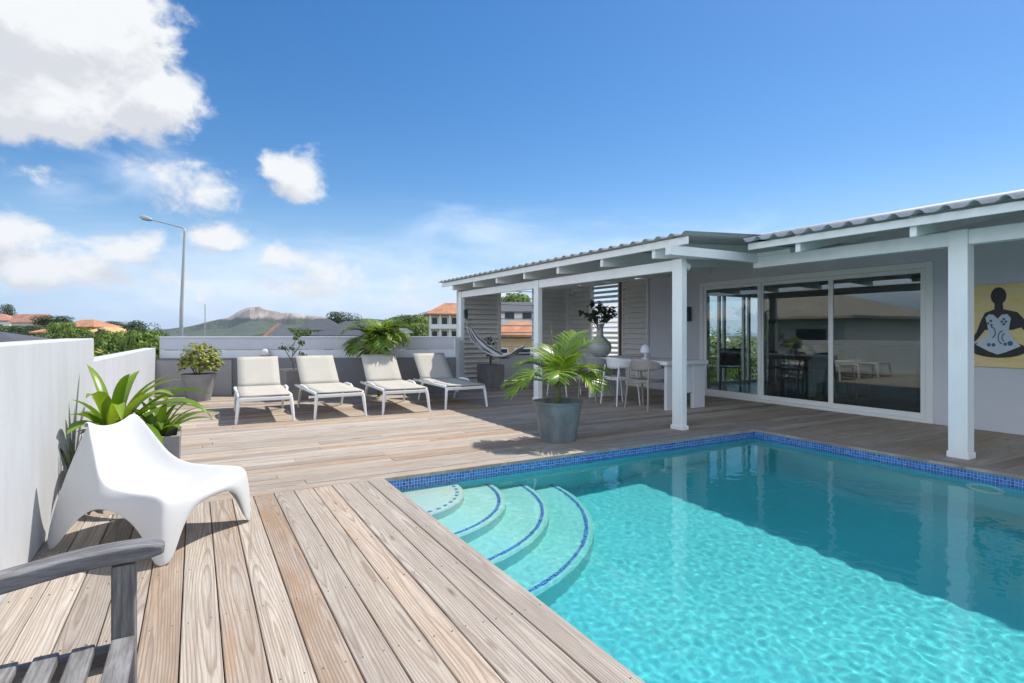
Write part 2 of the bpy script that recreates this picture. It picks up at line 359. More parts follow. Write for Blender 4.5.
# ------------------------------------------------------------------ helpers: geometry
class MB:
    def __init__(s):
        s.v = []; s.f = []; s.uv = None; s.mi = []
    def add(s, vs, fs, mi=0):
        k = len(s.v); s.v += [tuple(p) for p in vs]; s.f += [tuple(i + k for i in f) for f in fs]; s.mi += [mi] * len(fs)
        return s
    def box(s, a, b, rot=None, mi=0):
        (x0, y0, z0), (x1, y1, z1) = a, b
        vs = [Vector(p) for p in ((x0, y0, z0), (x1, y0, z0), (x1, y1, z0), (x0, y1, z0), (x0, y0, z1), (x1, y0, z1), (x1, y1, z1), (x0, y1, z1))]
        if rot is not None:
            c = Vector(((x0 + x1) / 2, (y0 + y1) / 2, (z0 + z1) / 2)); vs = [rot @ (p - c) + c for p in vs]
        return s.add(vs, [(3, 2, 1, 0), (4, 5, 6, 7), (0, 1, 5, 4), (1, 2, 6, 5), (2, 3, 7, 6), (3, 0, 4, 7)], mi)
    def beam(s, p, q, wd, ht, up=(0, 0, 1)):
        p, q = Vector(p), Vector(q); d = (q - p).normalized(); r = d.cross(Vector(up)).normalized() * wd / 2; u = r.cross(d).normalized() * ht / 2
        vs = [p - r - u, p + r - u, p + r + u, p - r + u, q - r - u, q + r - u, q + r + u, q - r + u]
        return s.add(vs, [(0, 1, 2, 3), (7, 6, 5, 4), (4, 5, 1, 0), (5, 6, 2, 1), (6, 7, 3, 2), (7, 4, 0, 3)])
    def tube(s, pts, rad, n=8, cap=True):
        pts = [Vector(p) for p in pts]; k = len(pts)
        if isinstance(rad, (int, float)): rad = [rad] * k
        vs = []; fs = []; pr = None
        for i, p in enumerate(pts):
            d = (pts[min(i + 1, k - 1)] - pts[max(i - 1, 0)]).normalized()
            if pr is None:
                pr = d.cross(Vector((0, 0, 1)) if abs(d.z) < .9 else Vector((0, 1, 0))).normalized()
            r = (pr - d * pr.dot(d)).normalized(); pr = r; u = d.cross(r)
            for j in range(n):
                a = 2 * math.pi * j / n; vs.append(p + (r * math.cos(a) + u * math.sin(a)) * rad[i])
        for i in range(k - 1):
            for j in range(n):
                a, b_ = i * n + j, i * n + (j + 1) % n; fs.append((a, b_, b_ + n, a + n))
        if cap: fs += [tuple(range(n))[::-1], tuple(range((k - 1) * n, k * n))]
        return s.add(vs, fs)
    def lathe(s, prof, c=(0, 0, 0), n=32, square=0):
        c = Vector(c); vs = []; fs = []; k = len(prof)
        for r, z in prof:
            for j in range(n):
                a = 2 * math.pi * j / n; vs.append(c + Vector((r * math.cos(a), r * math.sin(a), z)))
        for i in range(k - 1):
            for j in range(n):
                a, b_ = i * n + j, i * n + (j + 1) % n; fs.append((a, b_, b_ + n, a + n))
        return s.add(vs, fs)
    def grid(s, rows):
        n = len(rows[0]); vs = [p for r in rows for p in r]
        return s.add(vs, [(i * n + j, i * n + j + 1, (i + 1) * n + j + 1, (i + 1) * n + j) for i in range(len(rows) - 1) for j in range(n - 1)])
    def build(s, name, m, parent=None, smooth=False, bevel=0, solid=0, sub=0, world=True, angle=None):
        off = parent_world(parent) if (parent is not None and world) else Vector((0, 0, 0))
        me = bpy.data.meshes.new(name); me.from_pydata([tuple(Vector(p) - off) for p in s.v], [], s.f)
        for mm in (m if isinstance(m, (list, tuple)) else [m]): me.materials.append(mm)
        if any(s.mi): me.polygons.foreach_set('material_index', s.mi)
        o = bpy.data.objects.new(name, me); COL.objects.link(o)
        if parent is not None: o.parent = parent
        if smooth:
            me.polygons.foreach_set('use_smooth', [True] * len(me.polygons))
            if angle: me.set_sharp_from_angle(angle=R(angle))
        if solid:
            q = o.modifiers.new('solid', 'SOLIDIFY'); q.thickness = solid; q.offset = 0
        if bevel:
            q = o.modifiers.new('bevel', 'BEVEL'); q.width = bevel; q.segments = 2; q.limit_method = 'ANGLE'
        if sub:
            q = o.modifiers.new('sub', 'SUBSURF'); q.levels = sub; q.render_levels = sub
        if getattr(s, 'grain', None): me.attributes.new('grain', 'FLOAT_VECTOR', 'POINT').data.foreach_set('vector', [q for g_ in s.grain for q in g_])
        me.update()
        return o

def parent_world(p):
    o = Vector((0, 0, 0))
    while p is not None:
        o += p.location; p = p.parent
    return o

def tag(o, label, cat, group=None):
    o['label'] = label; o['category'] = cat
    if group: o['group'] = group
    return o
def thing(name, loc, label, cat, group=None):
    o = bpy.data.objects.new(name, None); COL.objects.link(o); o.location = loc; o.empty_display_size = .1
    return tag(o, label, cat, group)
def structure(o): o['kind'] = 'structure'; return o
def copy_tree(o, parent=None):
    c = o.copy(); COL.objects.link(c)
    if parent is not None: c.parent = parent
    for ch in list(o.children): copy_tree(ch, c)
    return c
def box(a, b): return MB().box(a, b)

# ------------------------------------------------------------------ ground, sea, hills
def terrain_z(x, y):
    d = math.hypot(x, y); z = -3.4
    z -= 9 * min(1, max(0, (d - 70) / 500)) + 14 * min(1, max(0, (d - 500) / 2000))
    # low rise to the left beyond the wall, wooded rise behind the pergola
    z += 4.6 * math.exp(-(((x + 26) / 34) ** 2 + ((y - 118) / 40) ** 2))
    z += 9.0 * math.exp(-(((x - 38) / 30) ** 2 + ((y - 135) / 30) ** 2))
    if d > 12: z += .35 * noise.noise((x * .03, y * .03, 0))
    return z
rows = []
rad = [0, 4, 8, 12, 16, 20, 26, 33, 41, 50, 60, 72, 86, 102, 120, 142, 170, 205, 250, 310, 400, 550, 800, 1200, 1700, 2300, 3200, 4500]
NA = 96
for rr in rad:
    rows.append([(rr * math.sin(2 * math.pi * k / NA), rr * math.cos(2 * math.pi * k / NA), terrain_z(rr * math.sin(2 * math.pi * k / NA), rr * math.cos(2 * math.pi * k / NA)) if rr < 3300 else -60) for k in range(NA + 1)])
structure(MB().grid(rows).build('ground', M['ground'], smooth=True))
m = MB(); m.add([(-9300, -9300, -31), (9300, -9300, -31), (9300, 9300, -31), (-9300, 9300, -31)], [(0, 1, 2, 3)])
structure(m.build('sea', M['sea']))

def ridge(name, depth, prof, thick, mat, zbase=-32):
    """a long hill with a craggy crest: skyline given as (pixel column, height in metres) at its distance"""
    xs = [p[0] for p in prof]; n = 150; cols = []
    for i in range(n + 1):
        px = xs[0] + (xs[-1] - xs[0]) * i / n
        for k in range(len(prof) - 1):
            if prof[k][0] <= px <= prof[k + 1][0]:
                t = (px - prof[k][0]) / (prof[k + 1][0] - prof[k][0]); h = prof[k][1] + t * (prof[k + 1][1] - prof[k][1]); break
        cols.append((px, h))
    rows = []; m2 = 44
    for j in range(m2 + 1):
        s_ = j / m2 * 2 - 1; row = []; a_ = abs(s_)
        for px, h in cols:
            c = at(px, depth + s_ * thick, 0)
            base = max(0, 1 - a_) ** 1.5 * .68
            cliff = min(1, max(0, (.16 + .05 * noise.noise((c.x / 60, c.y / 60, 2)) - a_) / .05))
            pr_ = base + (.97 - base) * cliff
            nz = noise.fractal((c.x / 110, c.y / 110, 1), .8, 2.1, 6) if hasattr(noise, 'fractal') else noise.noise((c.x / 90, c.y / 90, 1))
            z = zbase + (h - zbase) * pr_ + (h - zbase) * .16 * nz * pr_ * (1 - .75 * cliff) + 2.2 * cliff * noise.noise((c.x / 16, c.y / 16, 4))
            row.append((c.x, c.y, z))
        rows.append(row)
    return structure(MB().grid(rows).build(name, mat, smooth=False))
def hm(py, d): return zat(py, d)
D1 = 2600
ridge('hill', D1, [(-40, hm(333, D1)), (150, hm(331, D1)), (190, hm(326, D1)), (215, hm(320, D1)), (230, hm(317, D1)), (236, hm(313, D1)), (244, hm(308, D1)), (250, hm(306.5, D1)), (261, hm(306.5, D1)), (266, hm(309.5, D1)), (274, hm(311.5, D1)), (290, hm(313, D1)), (315, hm(315.5, D1)), (340, hm(319, D1)), (360, hm(322, D1)), (420, hm(326, D1)), (520, hm(329, D1)), (640, hm(333, D1))], 650, M['hill'])

# ------------------------------------------------------------------ deck
def board(m, axis, a0, a1, c0, c1, zt, th=.028, ch=.003):
    if not hasattr(m, 'grain'): m.grain = []
    rr_ = random.random(); oo_ = random.uniform(0, 90)
    m.grain += [(a + oo_, c - (c0 + c1) / 2, rr_) for a in (a0, a1) for c in (c0, c0, c0 + ch, c1 - ch, c1, c1)]
    prof = [(c0, zt - th), (c0, zt - ch), (c0 + ch, zt), (c1 - ch, zt), (c1, zt - ch), (c1, zt - th)]
    vs = []
    for a in (a0, a1):
        for c, z in prof: vs.append((a, c, z) if axis == 0 else (c, a, z))
    n = 6; fs = [(i, (i + 1) % n, n + (i + 1) % n, n + i) for i in range(n)] + [tuple(range(n))[::-1], tuple(range(n, 2 * n))]
    m.add(vs, fs)
GAP = .0048; PITCH = .1415
m = MB(); x = 1.362
while x > -.76:
    x0 = max(x - PITCH + GAP, -.757)
    y = -2.2; cuts = [-2.2, random.uniform(-1.0, .4), 4.545]
    for a, b_ in zip(cuts[:-1], cuts[1:]): board(m, 1, a, b_ - .004, x0, x, random.uniform(-.0015, .0015))
    x -= PITCH
structure(m.build('fore_deck', M['deck_y']))
m = MB(); y = -.9
while y < 4.6:                                        # screw heads along the joists
    x = 1.362
    while x > -.70:
        for dx in (.028, PITCH - GAP - .028):
            cx_ = x - dx + random.uniform(-.004, .004); cy_ = y + random.uniform(-.006, .006)
            m.add([(cx_ +   .0030 * math.cos(k * .785), cy_ +   .0030 * math.sin(k * .785), .0028) for k in range(8)] + [(cx_ +   .0030 * math.cos(k * .785), cy_ +   .0030 * math.sin(k * .785), -.004) for k in range(8)], [tuple(range(8))] + [(k, 8 + k, 8 + (k + 1) % 8, (k + 1) % 8) for k in range(8)])
        x -= PITCH
    y += .60 if y < 4 else .52
structure(m.build('deck_screws', M['screw']))
m = MB(); y = 4.552
ends = {}
while y < 12.6:
    x0, x1 = -.78, 8.43
    cuts = [x0]; xx = x0 + random.uniform(.8, 4.2)
    while xx < x1 - .6: cuts.append(xx); xx += random.choice((3.0, 3.6, 4.2)) * random.uniform(.9, 1.1)
    cuts.append(x1)
    for a, b_ in zip(cuts[:-1], cuts[1:]): board(m, 0, a + .002, b_ - .002, y, y + PITCH - .0085, random.uniform(-.0015, .0015))
    y += PITCH
y = 4.548 - PITCH
while y > -2.6:
    board(m, 0, 6.185, 8.43, y, y + PITCH - GAP, random.uniform(-.0015, .0015)); y -= PITCH
structure(m.build('back_deck', M['deck_x']))
m = MB(); board(m, 1, -2.6, 4.546, 6.036, 6.178, 0.002)
structure(m.build('pool_edge_boards', M['deck_y']))
m = MB(); m.box((-.77, -2.6, -.12), (1.34, 12.7, -.031)); m.box((1.34, 4.60, -.12), (8.43, 12.7, -.031)); m.box((6.07, -2.6, -.12), (8.43, 4.60, -.031))
m.box((-.85, -2.7, -3.3), (1.27, 12.75, -.121)); m.box((1.27, 4.70, -3.3), (8.45, 12.75, -.121)); m.box((6.2, -2.7, -3.3), (8.45, 4.7, -.121)); m.box((1.27, -2.7, -3.3), (6.2, 4.7, -1.5))
structure(m.build('terrace_base', M['under']))

# ------------------------------------------------------------------ pool
PX0, PX1, PY0, PY1, PZ, WZ = 1.345, 6.05, -2.4, 4.57, -.98, -.098
m = MB()
m.add([(PX0, PY0, PZ), (PX1, PY0, PZ), (PX1, PY1, PZ), (PX0, PY1, PZ), (PX0, PY0, -.15), (PX1, PY0, -.15), (PX1, PY1, -.15), (PX0, PY1, -.15)],
      [(0, 1, 2, 3), (1, 0, 4, 5), (2, 1, 5, 6), (3, 2, 6, 7), (0, 3, 7, 4)])
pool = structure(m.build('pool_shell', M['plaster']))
m = MB()
t = .006
m.box((PX0 - .05, PY1 - t, -.195), (PX1 + .05, PY1 + .05, -.03)); m.box((PX1 - t, PY0, -.195), (PX1 + .05, PY1 - t - .001, -.03)); m.box((PX0 - .05, PY0, -.195), (PX0 + t, PY1 - t - .001, -.03))
band = structure(m.build('pool_tile_band', M['tile']))
recv = [pool, band]
# rounded corner steps with a blue mosaic line on each nosing
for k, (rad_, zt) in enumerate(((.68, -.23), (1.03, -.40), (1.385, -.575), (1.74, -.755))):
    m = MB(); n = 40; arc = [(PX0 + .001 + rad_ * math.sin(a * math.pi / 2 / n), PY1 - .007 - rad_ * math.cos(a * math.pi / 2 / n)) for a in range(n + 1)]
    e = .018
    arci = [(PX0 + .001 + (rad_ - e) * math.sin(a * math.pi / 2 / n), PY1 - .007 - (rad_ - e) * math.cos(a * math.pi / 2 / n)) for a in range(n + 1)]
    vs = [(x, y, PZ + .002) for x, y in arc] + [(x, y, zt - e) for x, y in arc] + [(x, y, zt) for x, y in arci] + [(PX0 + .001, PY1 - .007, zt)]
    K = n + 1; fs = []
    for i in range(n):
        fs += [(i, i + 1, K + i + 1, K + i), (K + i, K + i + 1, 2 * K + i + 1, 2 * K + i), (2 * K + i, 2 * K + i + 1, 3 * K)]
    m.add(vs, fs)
    st = structure(m.build('pool_step', STEP_DEPTH_TINTS[k], smooth=True, angle=40)); recv.append(st)
    m = MB(); r0, r1 = rad_ - .070, rad_ - .043
    nn = 60 if k else 22
    for i in range(nn):
        if k == 0 and i % 2: continue
        a0, a1 = i * math.pi / 2 / nn, (i + (.97 if k else .92)) * math.pi / 2 / nn
        q = [(PX0 + r * math.sin(a), PY1 - .007 - r * math.cos(a)) for r, a in ((r0, a0), (r0, a1), (r1, a1), (r1, a0))]
        m.add([(x, y, zt + .004) for x, y in q] + [(x, y, zt + .0005) for x, y in q], [(0, 3, 2, 1), (0, 1, 5, 4), (1, 2, 6, 5), (2, 3, 7, 6), (3, 0, 4, 7)])
    ln = structure(m.build('pool_step_line', M['tile'])); recv.append(ln)
# water surface with real wavelets
m = MB(); st_ = .0155; nx = int((PX1 - PX0) / st_); ny = int((PY1 - PY0) / st_)
rows = []
for j in range(ny + 1):
    row = []
    for i in range(nx + 1):
        x = PX0 + .006 + (PX1 - PX0 - .012) * i / nx; y = PY0 + .006 + (PY1 - PY0 - .014) * j / ny
        calm = .35 + .65 * max(0, min(1, (4.6 - y) / 3.2)) * max(.35, min(1, (6.4 - x) / 2.2))
        z = .0009 * noise.noise((x * 2.6 + .3 * y, y * 2.9, .3)) + .0006 * noise.noise((x * 7.7, y * 8.3, 5.1)) + .00065 * noise.noise((x * 16.5, y * 17, 9.7)) + .00050 * noise.noise((x * 29, y * 30, 3.3)) + .00018 * noise.noise((x * 52, y * 50, 1.3))
        row.append((x, y, WZ + z * calm))
    rows.append(row)
m.grid(rows)
water = structure(m.build('pool_water', M['water'], smooth=True))
water.cycles.is_caustics_caster = True
for o in recv: o.cycles.is_caustics_receiver = True
lm = thing('pool_lamp', (PX1 - .006, 2.22, -.38), 'round underwater lamp with pale rim in the shaded right pool wall', 'pool lamp')
def ring(m, c, r0, r1, x0, x1, n=32):
    vs = []; fs = []
    for r, x in ((r0, x0), (r1, x0), (r1, x1), (r0, x1)):
        for j in range(n): vs.append((x, c[1] + r * math.cos(2 * math.pi * j / n), c[2] + r * math.sin(2 * math.pi * j / n)))
    for k in range(4):
        for j in range(n): fs.append((k * n + j, k * n + (j + 1) % n, ((k + 1) % 4) * n + (j + 1) % n, ((k + 1) % 4) * n + j))
    m.add(vs, fs)
m = MB(); ring(m, (0, 2.22, -.38), .10, .14, PX1 - .02, PX1 - .001); m.build('rim', M['frame'], lm, smooth=True, angle=40)
m = MB(); ring(m, (0, 2.22, -.38), .001, .098, PX1 - .012, PX1 - .001); m.build('lens', paint('pale green lens', (.30, .62, .45), .3), lm)

# ------------------------------------------------------------------ boundary walls
wl = thing('garden_wall', (-.86, 2.0, 0), 'tall smooth white wall along the left side of the deck', 'wall')
MB().box((-.96, -2.5, -3.3), (-.76, 5.985, 1.157)).build('wall', M['white_wall'], wl, bevel=.008)
wl2 = thing('garden_wall', (-.80, 9.0, 0), 'lower white wall stepping down from the tall white wall towards the back', 'wall')
m = MB(); vs = []
for x, y, z in ((-.77, 5.99, .958), (-.645, 12.42, .905)):
    vs += [(x, y, -3.3), (x, y, z), (x - .18, y, z), (x - .18, y, -3.3)]
m.add(vs, [(0, 1, 2, 3), (7, 6, 5, 4), (1, 0, 4, 5), (2, 1, 5, 6), (3, 2, 6, 7), (0, 3, 7, 4)]); m.build('wall', M['white_wall'], wl2, bevel=.006)

A = Vector((-.64, 12.41, 0)); B = Vector((4.47, 10.11, 0)); U = (B - A).normalized(); NV = Vector((-U.y, U.x, 0)); NV = NV if NV.y > 0 else -NV
def wallseg(m, p, q, o0, o1, z0, z1):
    p, q = Vector(p), Vector(q); d = (q - p).normalized(); nv = Vector((-d.y, d.x, 0))
    if nv.y < 0: nv = -nv
    vs = [p + nv * o0, q + nv * o0, q + nv * o1, p + nv * o1]
    m.add([(v.x, v.y, z0) for v in vs] + [(v.x, v.y, z1) for v in vs], [(3, 2, 1, 0), (4, 5, 6, 7), (0, 1, 5, 4), (1, 2, 6, 5), (2, 3, 7, 6), (3, 0, 4, 7)])
K1 = A + U * 1.36
lw = thing('low_wall', A + U * .7, 'pale grey low wall behind the round grey pot', 'wall')
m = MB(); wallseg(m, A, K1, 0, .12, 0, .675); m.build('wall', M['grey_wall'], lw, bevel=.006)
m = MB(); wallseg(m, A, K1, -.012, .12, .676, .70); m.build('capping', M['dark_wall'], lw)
lw2 = thing('low_wall', A + U * 3.4, 'charcoal low wall behind the row of sun loungers', 'wall')
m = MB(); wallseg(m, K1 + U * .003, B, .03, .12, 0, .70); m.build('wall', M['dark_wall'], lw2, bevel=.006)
fn = thing('board_fence', A + U * 2.5 + NV * .15, 'pale grey fence of wide horizontal boards along the back of the deck', 'fence')
m = MB()
for k, (z0, z1) in enumerate(((.86, 1.09), )): wallseg(m, A, B, .14 + .006 * k, .17, z0, z1)
m.build('top_board', M['fence_grey'], fn, bevel=.006)
m = MB(); wallseg(m, A, B, .150, .175, .70, .85); m.build('lower_board', M['fence_white'], fn, bevel=.004)
m = MB(); wallseg(m, A, B, .12, .19, 1.091, 1.115); m.build('cap_rail', M['fence_white'], fn, bevel=.004)
for t_ in (.0, .2, .4, .6, .8, 1.0):
    p = A + (B - A) * t_ + NV * .21; m = MB(); m.box((p.x - .035, p.y - .03, 0), (p.x + .035, p.y + .03, 1.085)); m.build('post', M['fence_white'], fn)
fr_ = thing('board_fence', (4.85, 10.9, 0), 'short white return fence joining the back fence to the pergola corner post', 'fence')
m = MB()
for z0, z1 in ((.02, .26), (.28, .52), (.54, .80), (.82, 1.07)): wallseg(m, B + Vector((.03, .1, 0)), (5.17, 11.52, 0), 0, .03, z0, z1)
m.build('board_panel', M['fence_white'], fr_)
m = MB(); m.box((4.83, 10.84, 0), (4.90, 10.90, 1.09)); m.build('post', M['fence_white'], fr_)

# ------------------------------------------------------------------ house
hs_ = thing('house', (8.5, 3, 0), 'grey single storey house with white glass sliding doors under a corrugated roof', 'house')
HX, HT = 8.45, .2
DY0, DY1, DZ = 3.71, 7.51, 2.09; HE = 8.93
m = MB(); m.box((HX, -2.6, -3), (HX + HT, DY0, 2.75)); m.box((HX, DY1, -3), (HX + HT, HE, 2.75)); m.box((HX, DY0, DZ), (HX + HT, DY1, 2.75)); m.box((HX, DY0, -3), (HX + HT, DY1, -.002))
# end wall with a wide opening to the garden, back wall, side wall
EX0, EX1 = 9.75, 12.1
m.box((HX + HT, HE - .2, -3), (EX0, HE, 2.75)); m.box((EX1, HE - .2, -3), (14.6, HE, 2.75)); m.box((EX0, HE - .2, 2.1), (EX1, HE, 2.75)); m.box((EX0, HE - .2, -3), (EX1, HE, 0))
m.box((14.6, -2.6, -3), (14.8, HE, 2.75)); m.box((HX + HT, -2.6, -3), (14.6, -2.4, 2.75))
m.build('wall', M['house_wall'], hs_)
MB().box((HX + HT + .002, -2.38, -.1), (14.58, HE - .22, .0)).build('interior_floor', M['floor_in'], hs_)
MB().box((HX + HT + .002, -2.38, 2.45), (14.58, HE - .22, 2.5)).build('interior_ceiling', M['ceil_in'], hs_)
# skirting on the outside
MB().box((HX - .012, -2.6, .0), (HX - .001, DY0 - .08, .09)).build('skirting', M['house_wall'], hs_)
def corrug(m, x0, x1, y0, y1, zf, period, amp, sub_=10):
    ys = []; n = int((y1 - y0) / period * sub_)
    for i in range(n + 1):
        y = y0 + (y1 - y0) * i / n; c = math.cos(2 * math.pi * (y - y0) / period)
        ys.append((y, amp * max(0, (c + .1) / 1.1) ** .8))
    m.grid([[(x, y, zf(x) + dz) for y, dz in ys] for x in (x0, (x0 + x1) / 2, x1)])
pz0 = lambda x: 2.335 + .052 * (x - 4.9) - .03
rz = lambda x: 2.312 + .2 * (x - 5.88)
m = MB(); corrug(m, 5.88, 12.4, -2.7, 4.60, rz, .215, .046); m.build('roof', M['roof'], hs_, solid=.006, smooth=True, angle=50)
m = MB(); corrug(m, 8.9, 12.4, 4.60, 9.3, rz, .215, .045); m.build('roof', M['roof'], hs_, solid=.006, smooth=True, angle=50)
m = MB(); m.grid([[(12.4, y, rz(12.4)), (15.2, y, rz(12.4) - .56)] for y in (-2.7, 9.3)]); m.build('roof', M['roof'], hs_, solid=.02)
MB().box((5.955, -2.7, 2.222), (5.985, 4.58, 2.30)).build('fascia', M['white_paint'], hs_, bevel=.003)
MB().box((6.385, -2.6, 2.045), (6.50, 4.83, 2.185)).build('beam', M['white_paint'], hs_, bevel=.004)
MB().box((6.375, 4.30, 2.186), (6.44, 4.83, 2.235)).build('beam_block', M['white_paint'], hs_, bevel=.003)
m = MB()
for y in (3.95, 2.77, 1.59, .41, -.77, -1.95):
    m = MB(); vs = []
    for x in (6.0, 8.44):
        zt = rz(x) - .01; vs += [(x, y - .03, zt - .20), (x, y + .03, zt - .20), (x, y + .03, zt), (x, y - .03, zt)]
    m.add(vs, [(0, 1, 2, 3), (7, 6, 5, 4), (4, 5, 1, 0), (5, 6, 2, 1), (6, 7, 3, 2), (7, 4, 0, 3)]); m.build('rafter', M['white_paint'], hs_)
m = MB(); m.box((6.36, 2.475, .06), (6.50, 2.635, 2.19)); m.build('post', M['white_paint'], hs_, bevel=.006)
m = MB(); m.box((6.35, 2.465, .0), (6.51, 2.645, .06)); m.build('post_foot', M['white_paint'], hs_, bevel=.006)
m = MB(); m.box((6.36, -1.9, .0), (6.50, -1.74, 2.19)); m.build('post', M['white_paint'], hs_, bevel=.006)
m = MB(); vs = [(x, yy, zz) for yy in (4.588, 4.602) for x, zz in ((6.0, pz0(6.0)), (8.86, pz0(8.86)), (8.86, rz(8.86)), (6.0, rz(6.0)))]
m.add(vs, [(0, 1, 2, 3), (7, 6, 5, 4), (0, 4, 5, 1), (1, 5, 6, 2), (2, 6, 7, 3), (3, 7, 4, 0)]); m.build('gable_board', M['white_paint'], hs_)
# sliding doors: outer frame and three panels
sd = bpy.data.objects.new('sliding_door', None); COL.objects.link(sd); sd.parent = hs_; sd.location = Vector((8.46, 5.6, 0)) - hs_.location
m = MB(); m.box((8.425, DY0 - .05, 0), (8.52, DY0 + .035, DZ + .05)); m.box((8.425, DY1 - .035, 0), (8.52, DY1 + .05, DZ + .05))
m.box((8.425, DY0 + .035, DZ - .03), (8.52, DY1 - .035, DZ + .05)); m.box((8.425, DY0 + .035, 0), (8.52, DY1 - .035, .045)); m.build('frame', M['frame'], sd, bevel=.004)
pan = [(DY0 + .04, 5.05, 0), (5.02, 6.27, .03), (6.24, DY1 - .04, 0)]
for y0, y1, dx in pan:
    xa, xb = 8.44 + dx, 8.468 + dx; z0, z1 = .047, DZ - .032; fw = .06
    m = MB(); m.box((xa, y0, z0), (xb, y0 + fw, z1)); m.box((xa, y1 - fw, z0), (xb, y1, z1)); m.box((xa, y0 + fw, z0), (xb, y1 - fw, z0 + .075)); m.box((xa, y0 + fw, z1 - .06), (xb, y1 - fw, z1))
    ob = m.build('door_panel', M['frame'], sd, bevel=.003)
    MB().box((xa + .011, y0 + fw - .004, z0 + .07), (xa + .017, y1 - fw + .004, z1 - .055)).build('pane', M['glass'], ob)
# glazed garden doors in the end wall
gd = bpy.data.objects.new('garden_door', None); COL.objects.link(gd); gd.parent = hs_; gd.location = Vector((11, 8.85, 0)) - hs_.location
m = MB()
for x in (EX0, 10.45, 10.62, 11.3, 11.48, EX1 - .06): m.box((x, 8.80, 0), (x + .06, 8.86, 2.1))
m.box((EX0 + .06, 8.805, 2.02), (EX1 - .06, 8.855, 2.1)); m.box((EX0 + .06, 8.805, 0), (EX1 - .06, 8.855, .06)); m.build('frame', M['frame'], gd)
# ------------------------------------------------------------------ pergola
pg = thing('pergola', (6.8, 8.2, 0), 'white timber pergola with corrugated roof and slatted screens beside the house', 'pergola')
for y0, y1 in ((4.945, 5.105), (8.25, 8.40), (11.50, 11.65)):
    m = MB(); m.box((5.2, y0, .04), (5.29, y1, 2.112)); m.build('post', M['white_paint'], pg, bevel=.006)
    m = MB(); m.box((5.185, y0 - .015, 0), (5.305, y1 + .015, .05)); m.build('post_foot', M['white_paint'], pg, bevel=.004)
m = MB()
for y0, y1 in ((5.108, 8.247), (8.403, 11.497)): m.box((5.215, y0, 1.972), (5.285, y1, 2.108))
m.build('beam', M['white_paint'], pg, bevel=.004)
MB().box((4.965, 4.64, 2.232), (4.995, 12.05, 2.322)).build('fascia', M['white_paint'], pg, bevel=.003)
MB().box((4.82, 4.76, 2.114), (6.37, 4.84, 2.225)).build('end_beam', M['white_paint'], pg, bevel=.003)
pz = lambda x: 2.335 + .052 * (x - 4.9)
for y in (5.22, 6.25, 7.35, 8.39, 9.42, 10.42, 11.5):
    m = MB(); vs = []
    for x in (5.0, 8.44):
        zt = pz(x) - .01; zb = max(2.114, zt - .2); vs += [(x, y - .03, zb), (x, y + .03, zb), (x, y + .03, zt), (x, y - .03, zt)]
    m.add(vs, [(0, 1, 2, 3), (7, 6, 5, 4), (4, 5, 1, 0), (5, 6, 2, 1), (6, 7, 3, 2), (7, 4, 0, 3)]); m.build('rafter', M['white_paint'], pg)
m = MB(); corrug(m, 4.90, 8.88, 4.605, 12.12, pz, .222, .038); m.build('roof', M['roof'], pg, solid=.005, smooth=True, angle=50)
# corner bracket at the near post
m = MB(); m.tube([(5.293, 5.02, 2.03), (5.38, 5.02, 2.03)], .055, 12); m.build('bracket', M['white_paint'], pg)
def screen_x(name, x0, x1, y, z0, z1, pitch, tilt, mat, depth=.10, th=.014, frame=True):
    sc = bpy.data.objects.new(name, None); COL.objects.link(sc); sc.parent = pg; sc.location = Vector(((x0 + x1) / 2, y, z0)) - pg.location
    m = MB(); z = z0 + .05
    while z < z1 - .04:
        m.box((x0 + .045, y - depth / 2, z - th / 2), (x1 - .045, y + depth / 2, z + th / 2), Matrix.Rotation(R(tilt), 3, 'X')); z += pitch
    m.build('slats', mat, sc)
    if tilt > 30: MB().box((x0 + .046, y + .062, z0), (x1 - .046, y + .07, z1)).build('backing', M['house_wall'], sc)
    m = MB(); m.box((x0, y - .04, z0), (x0 + .045, y + .04, z1)); m.box((x1 - .045, y - .04, z0), (x1, y + .04, z1)); m.box((x0 + .045, y - .04, z1 - .05), (x1 - .045, y + .04, z1)); m.build('frame', mat, sc)
def screen_y(name, y0, y1, x, z0, z1, pitch, tilt, mat, depth=.10, th=.014):
    sc = bpy.data.objects.new(name, None); COL.objects.link(sc); sc.parent = pg; sc.location = Vector((x, (y0 + y1) / 2, z0)) - pg.location
    m = MB(); z = z0 + .05
    while z < z1 - .04:
        m.box((x - depth / 2, y0 + .045, z - th / 2), (x + depth / 2, y1 - .045, z + th / 2), Matrix.Rotation(R(tilt), 3, 'Y')); z += pitch
    m.build('slats', mat, sc)
    if tilt < -40: MB().box((x + .062, y0 + .046, z0), (x + .07, y1 - .046, z1)).build('backing', M['house_wall'], sc)
    m = MB(); m.box((x - .04, y0, z0), (x + .04, y0 + .045, z1)); m.box((x - .04, y1 - .045, z0), (x + .04, y1, z1)); m.box((x - .04, y0 + .045, z1 - .05), (x + .04, y1 - .045, z1)); m.build('frame', mat, sc)
EY = 11.95
screen_x('louvre_screen', 5.31, 6.40, EY, .02, 2.33, .115, 55, M['louvre'], .130)
screen_x('open_louvre_screen', 6.405, 7.42, EY, .62, 2.33, .17, 4, M['louvre'], .09, .016)
MB().box((6.41, EY - .03, .02), (7.415, EY + .03, .615)).build('lower_panel', M['house_wall'], pg)
screen_x('louvre_screen', 7.425, 8.38, EY, .02, 2.33, .115, 55, M['louvre'], .130)
MB().box((8.385, EY - .06, 0), (8.50, EY + .06, 2.45)).build('post', M['white_paint'], pg)
screen_y('louvre_screen', 10.95, EY - .065, 8.45, .02, 2.36, .115, -55, M['louvre'], .130)
screen_y('louvre_screen', 9.88, 10.945, 8.45, .02, 2.36, .115, -30, M['white_paint'], .13)
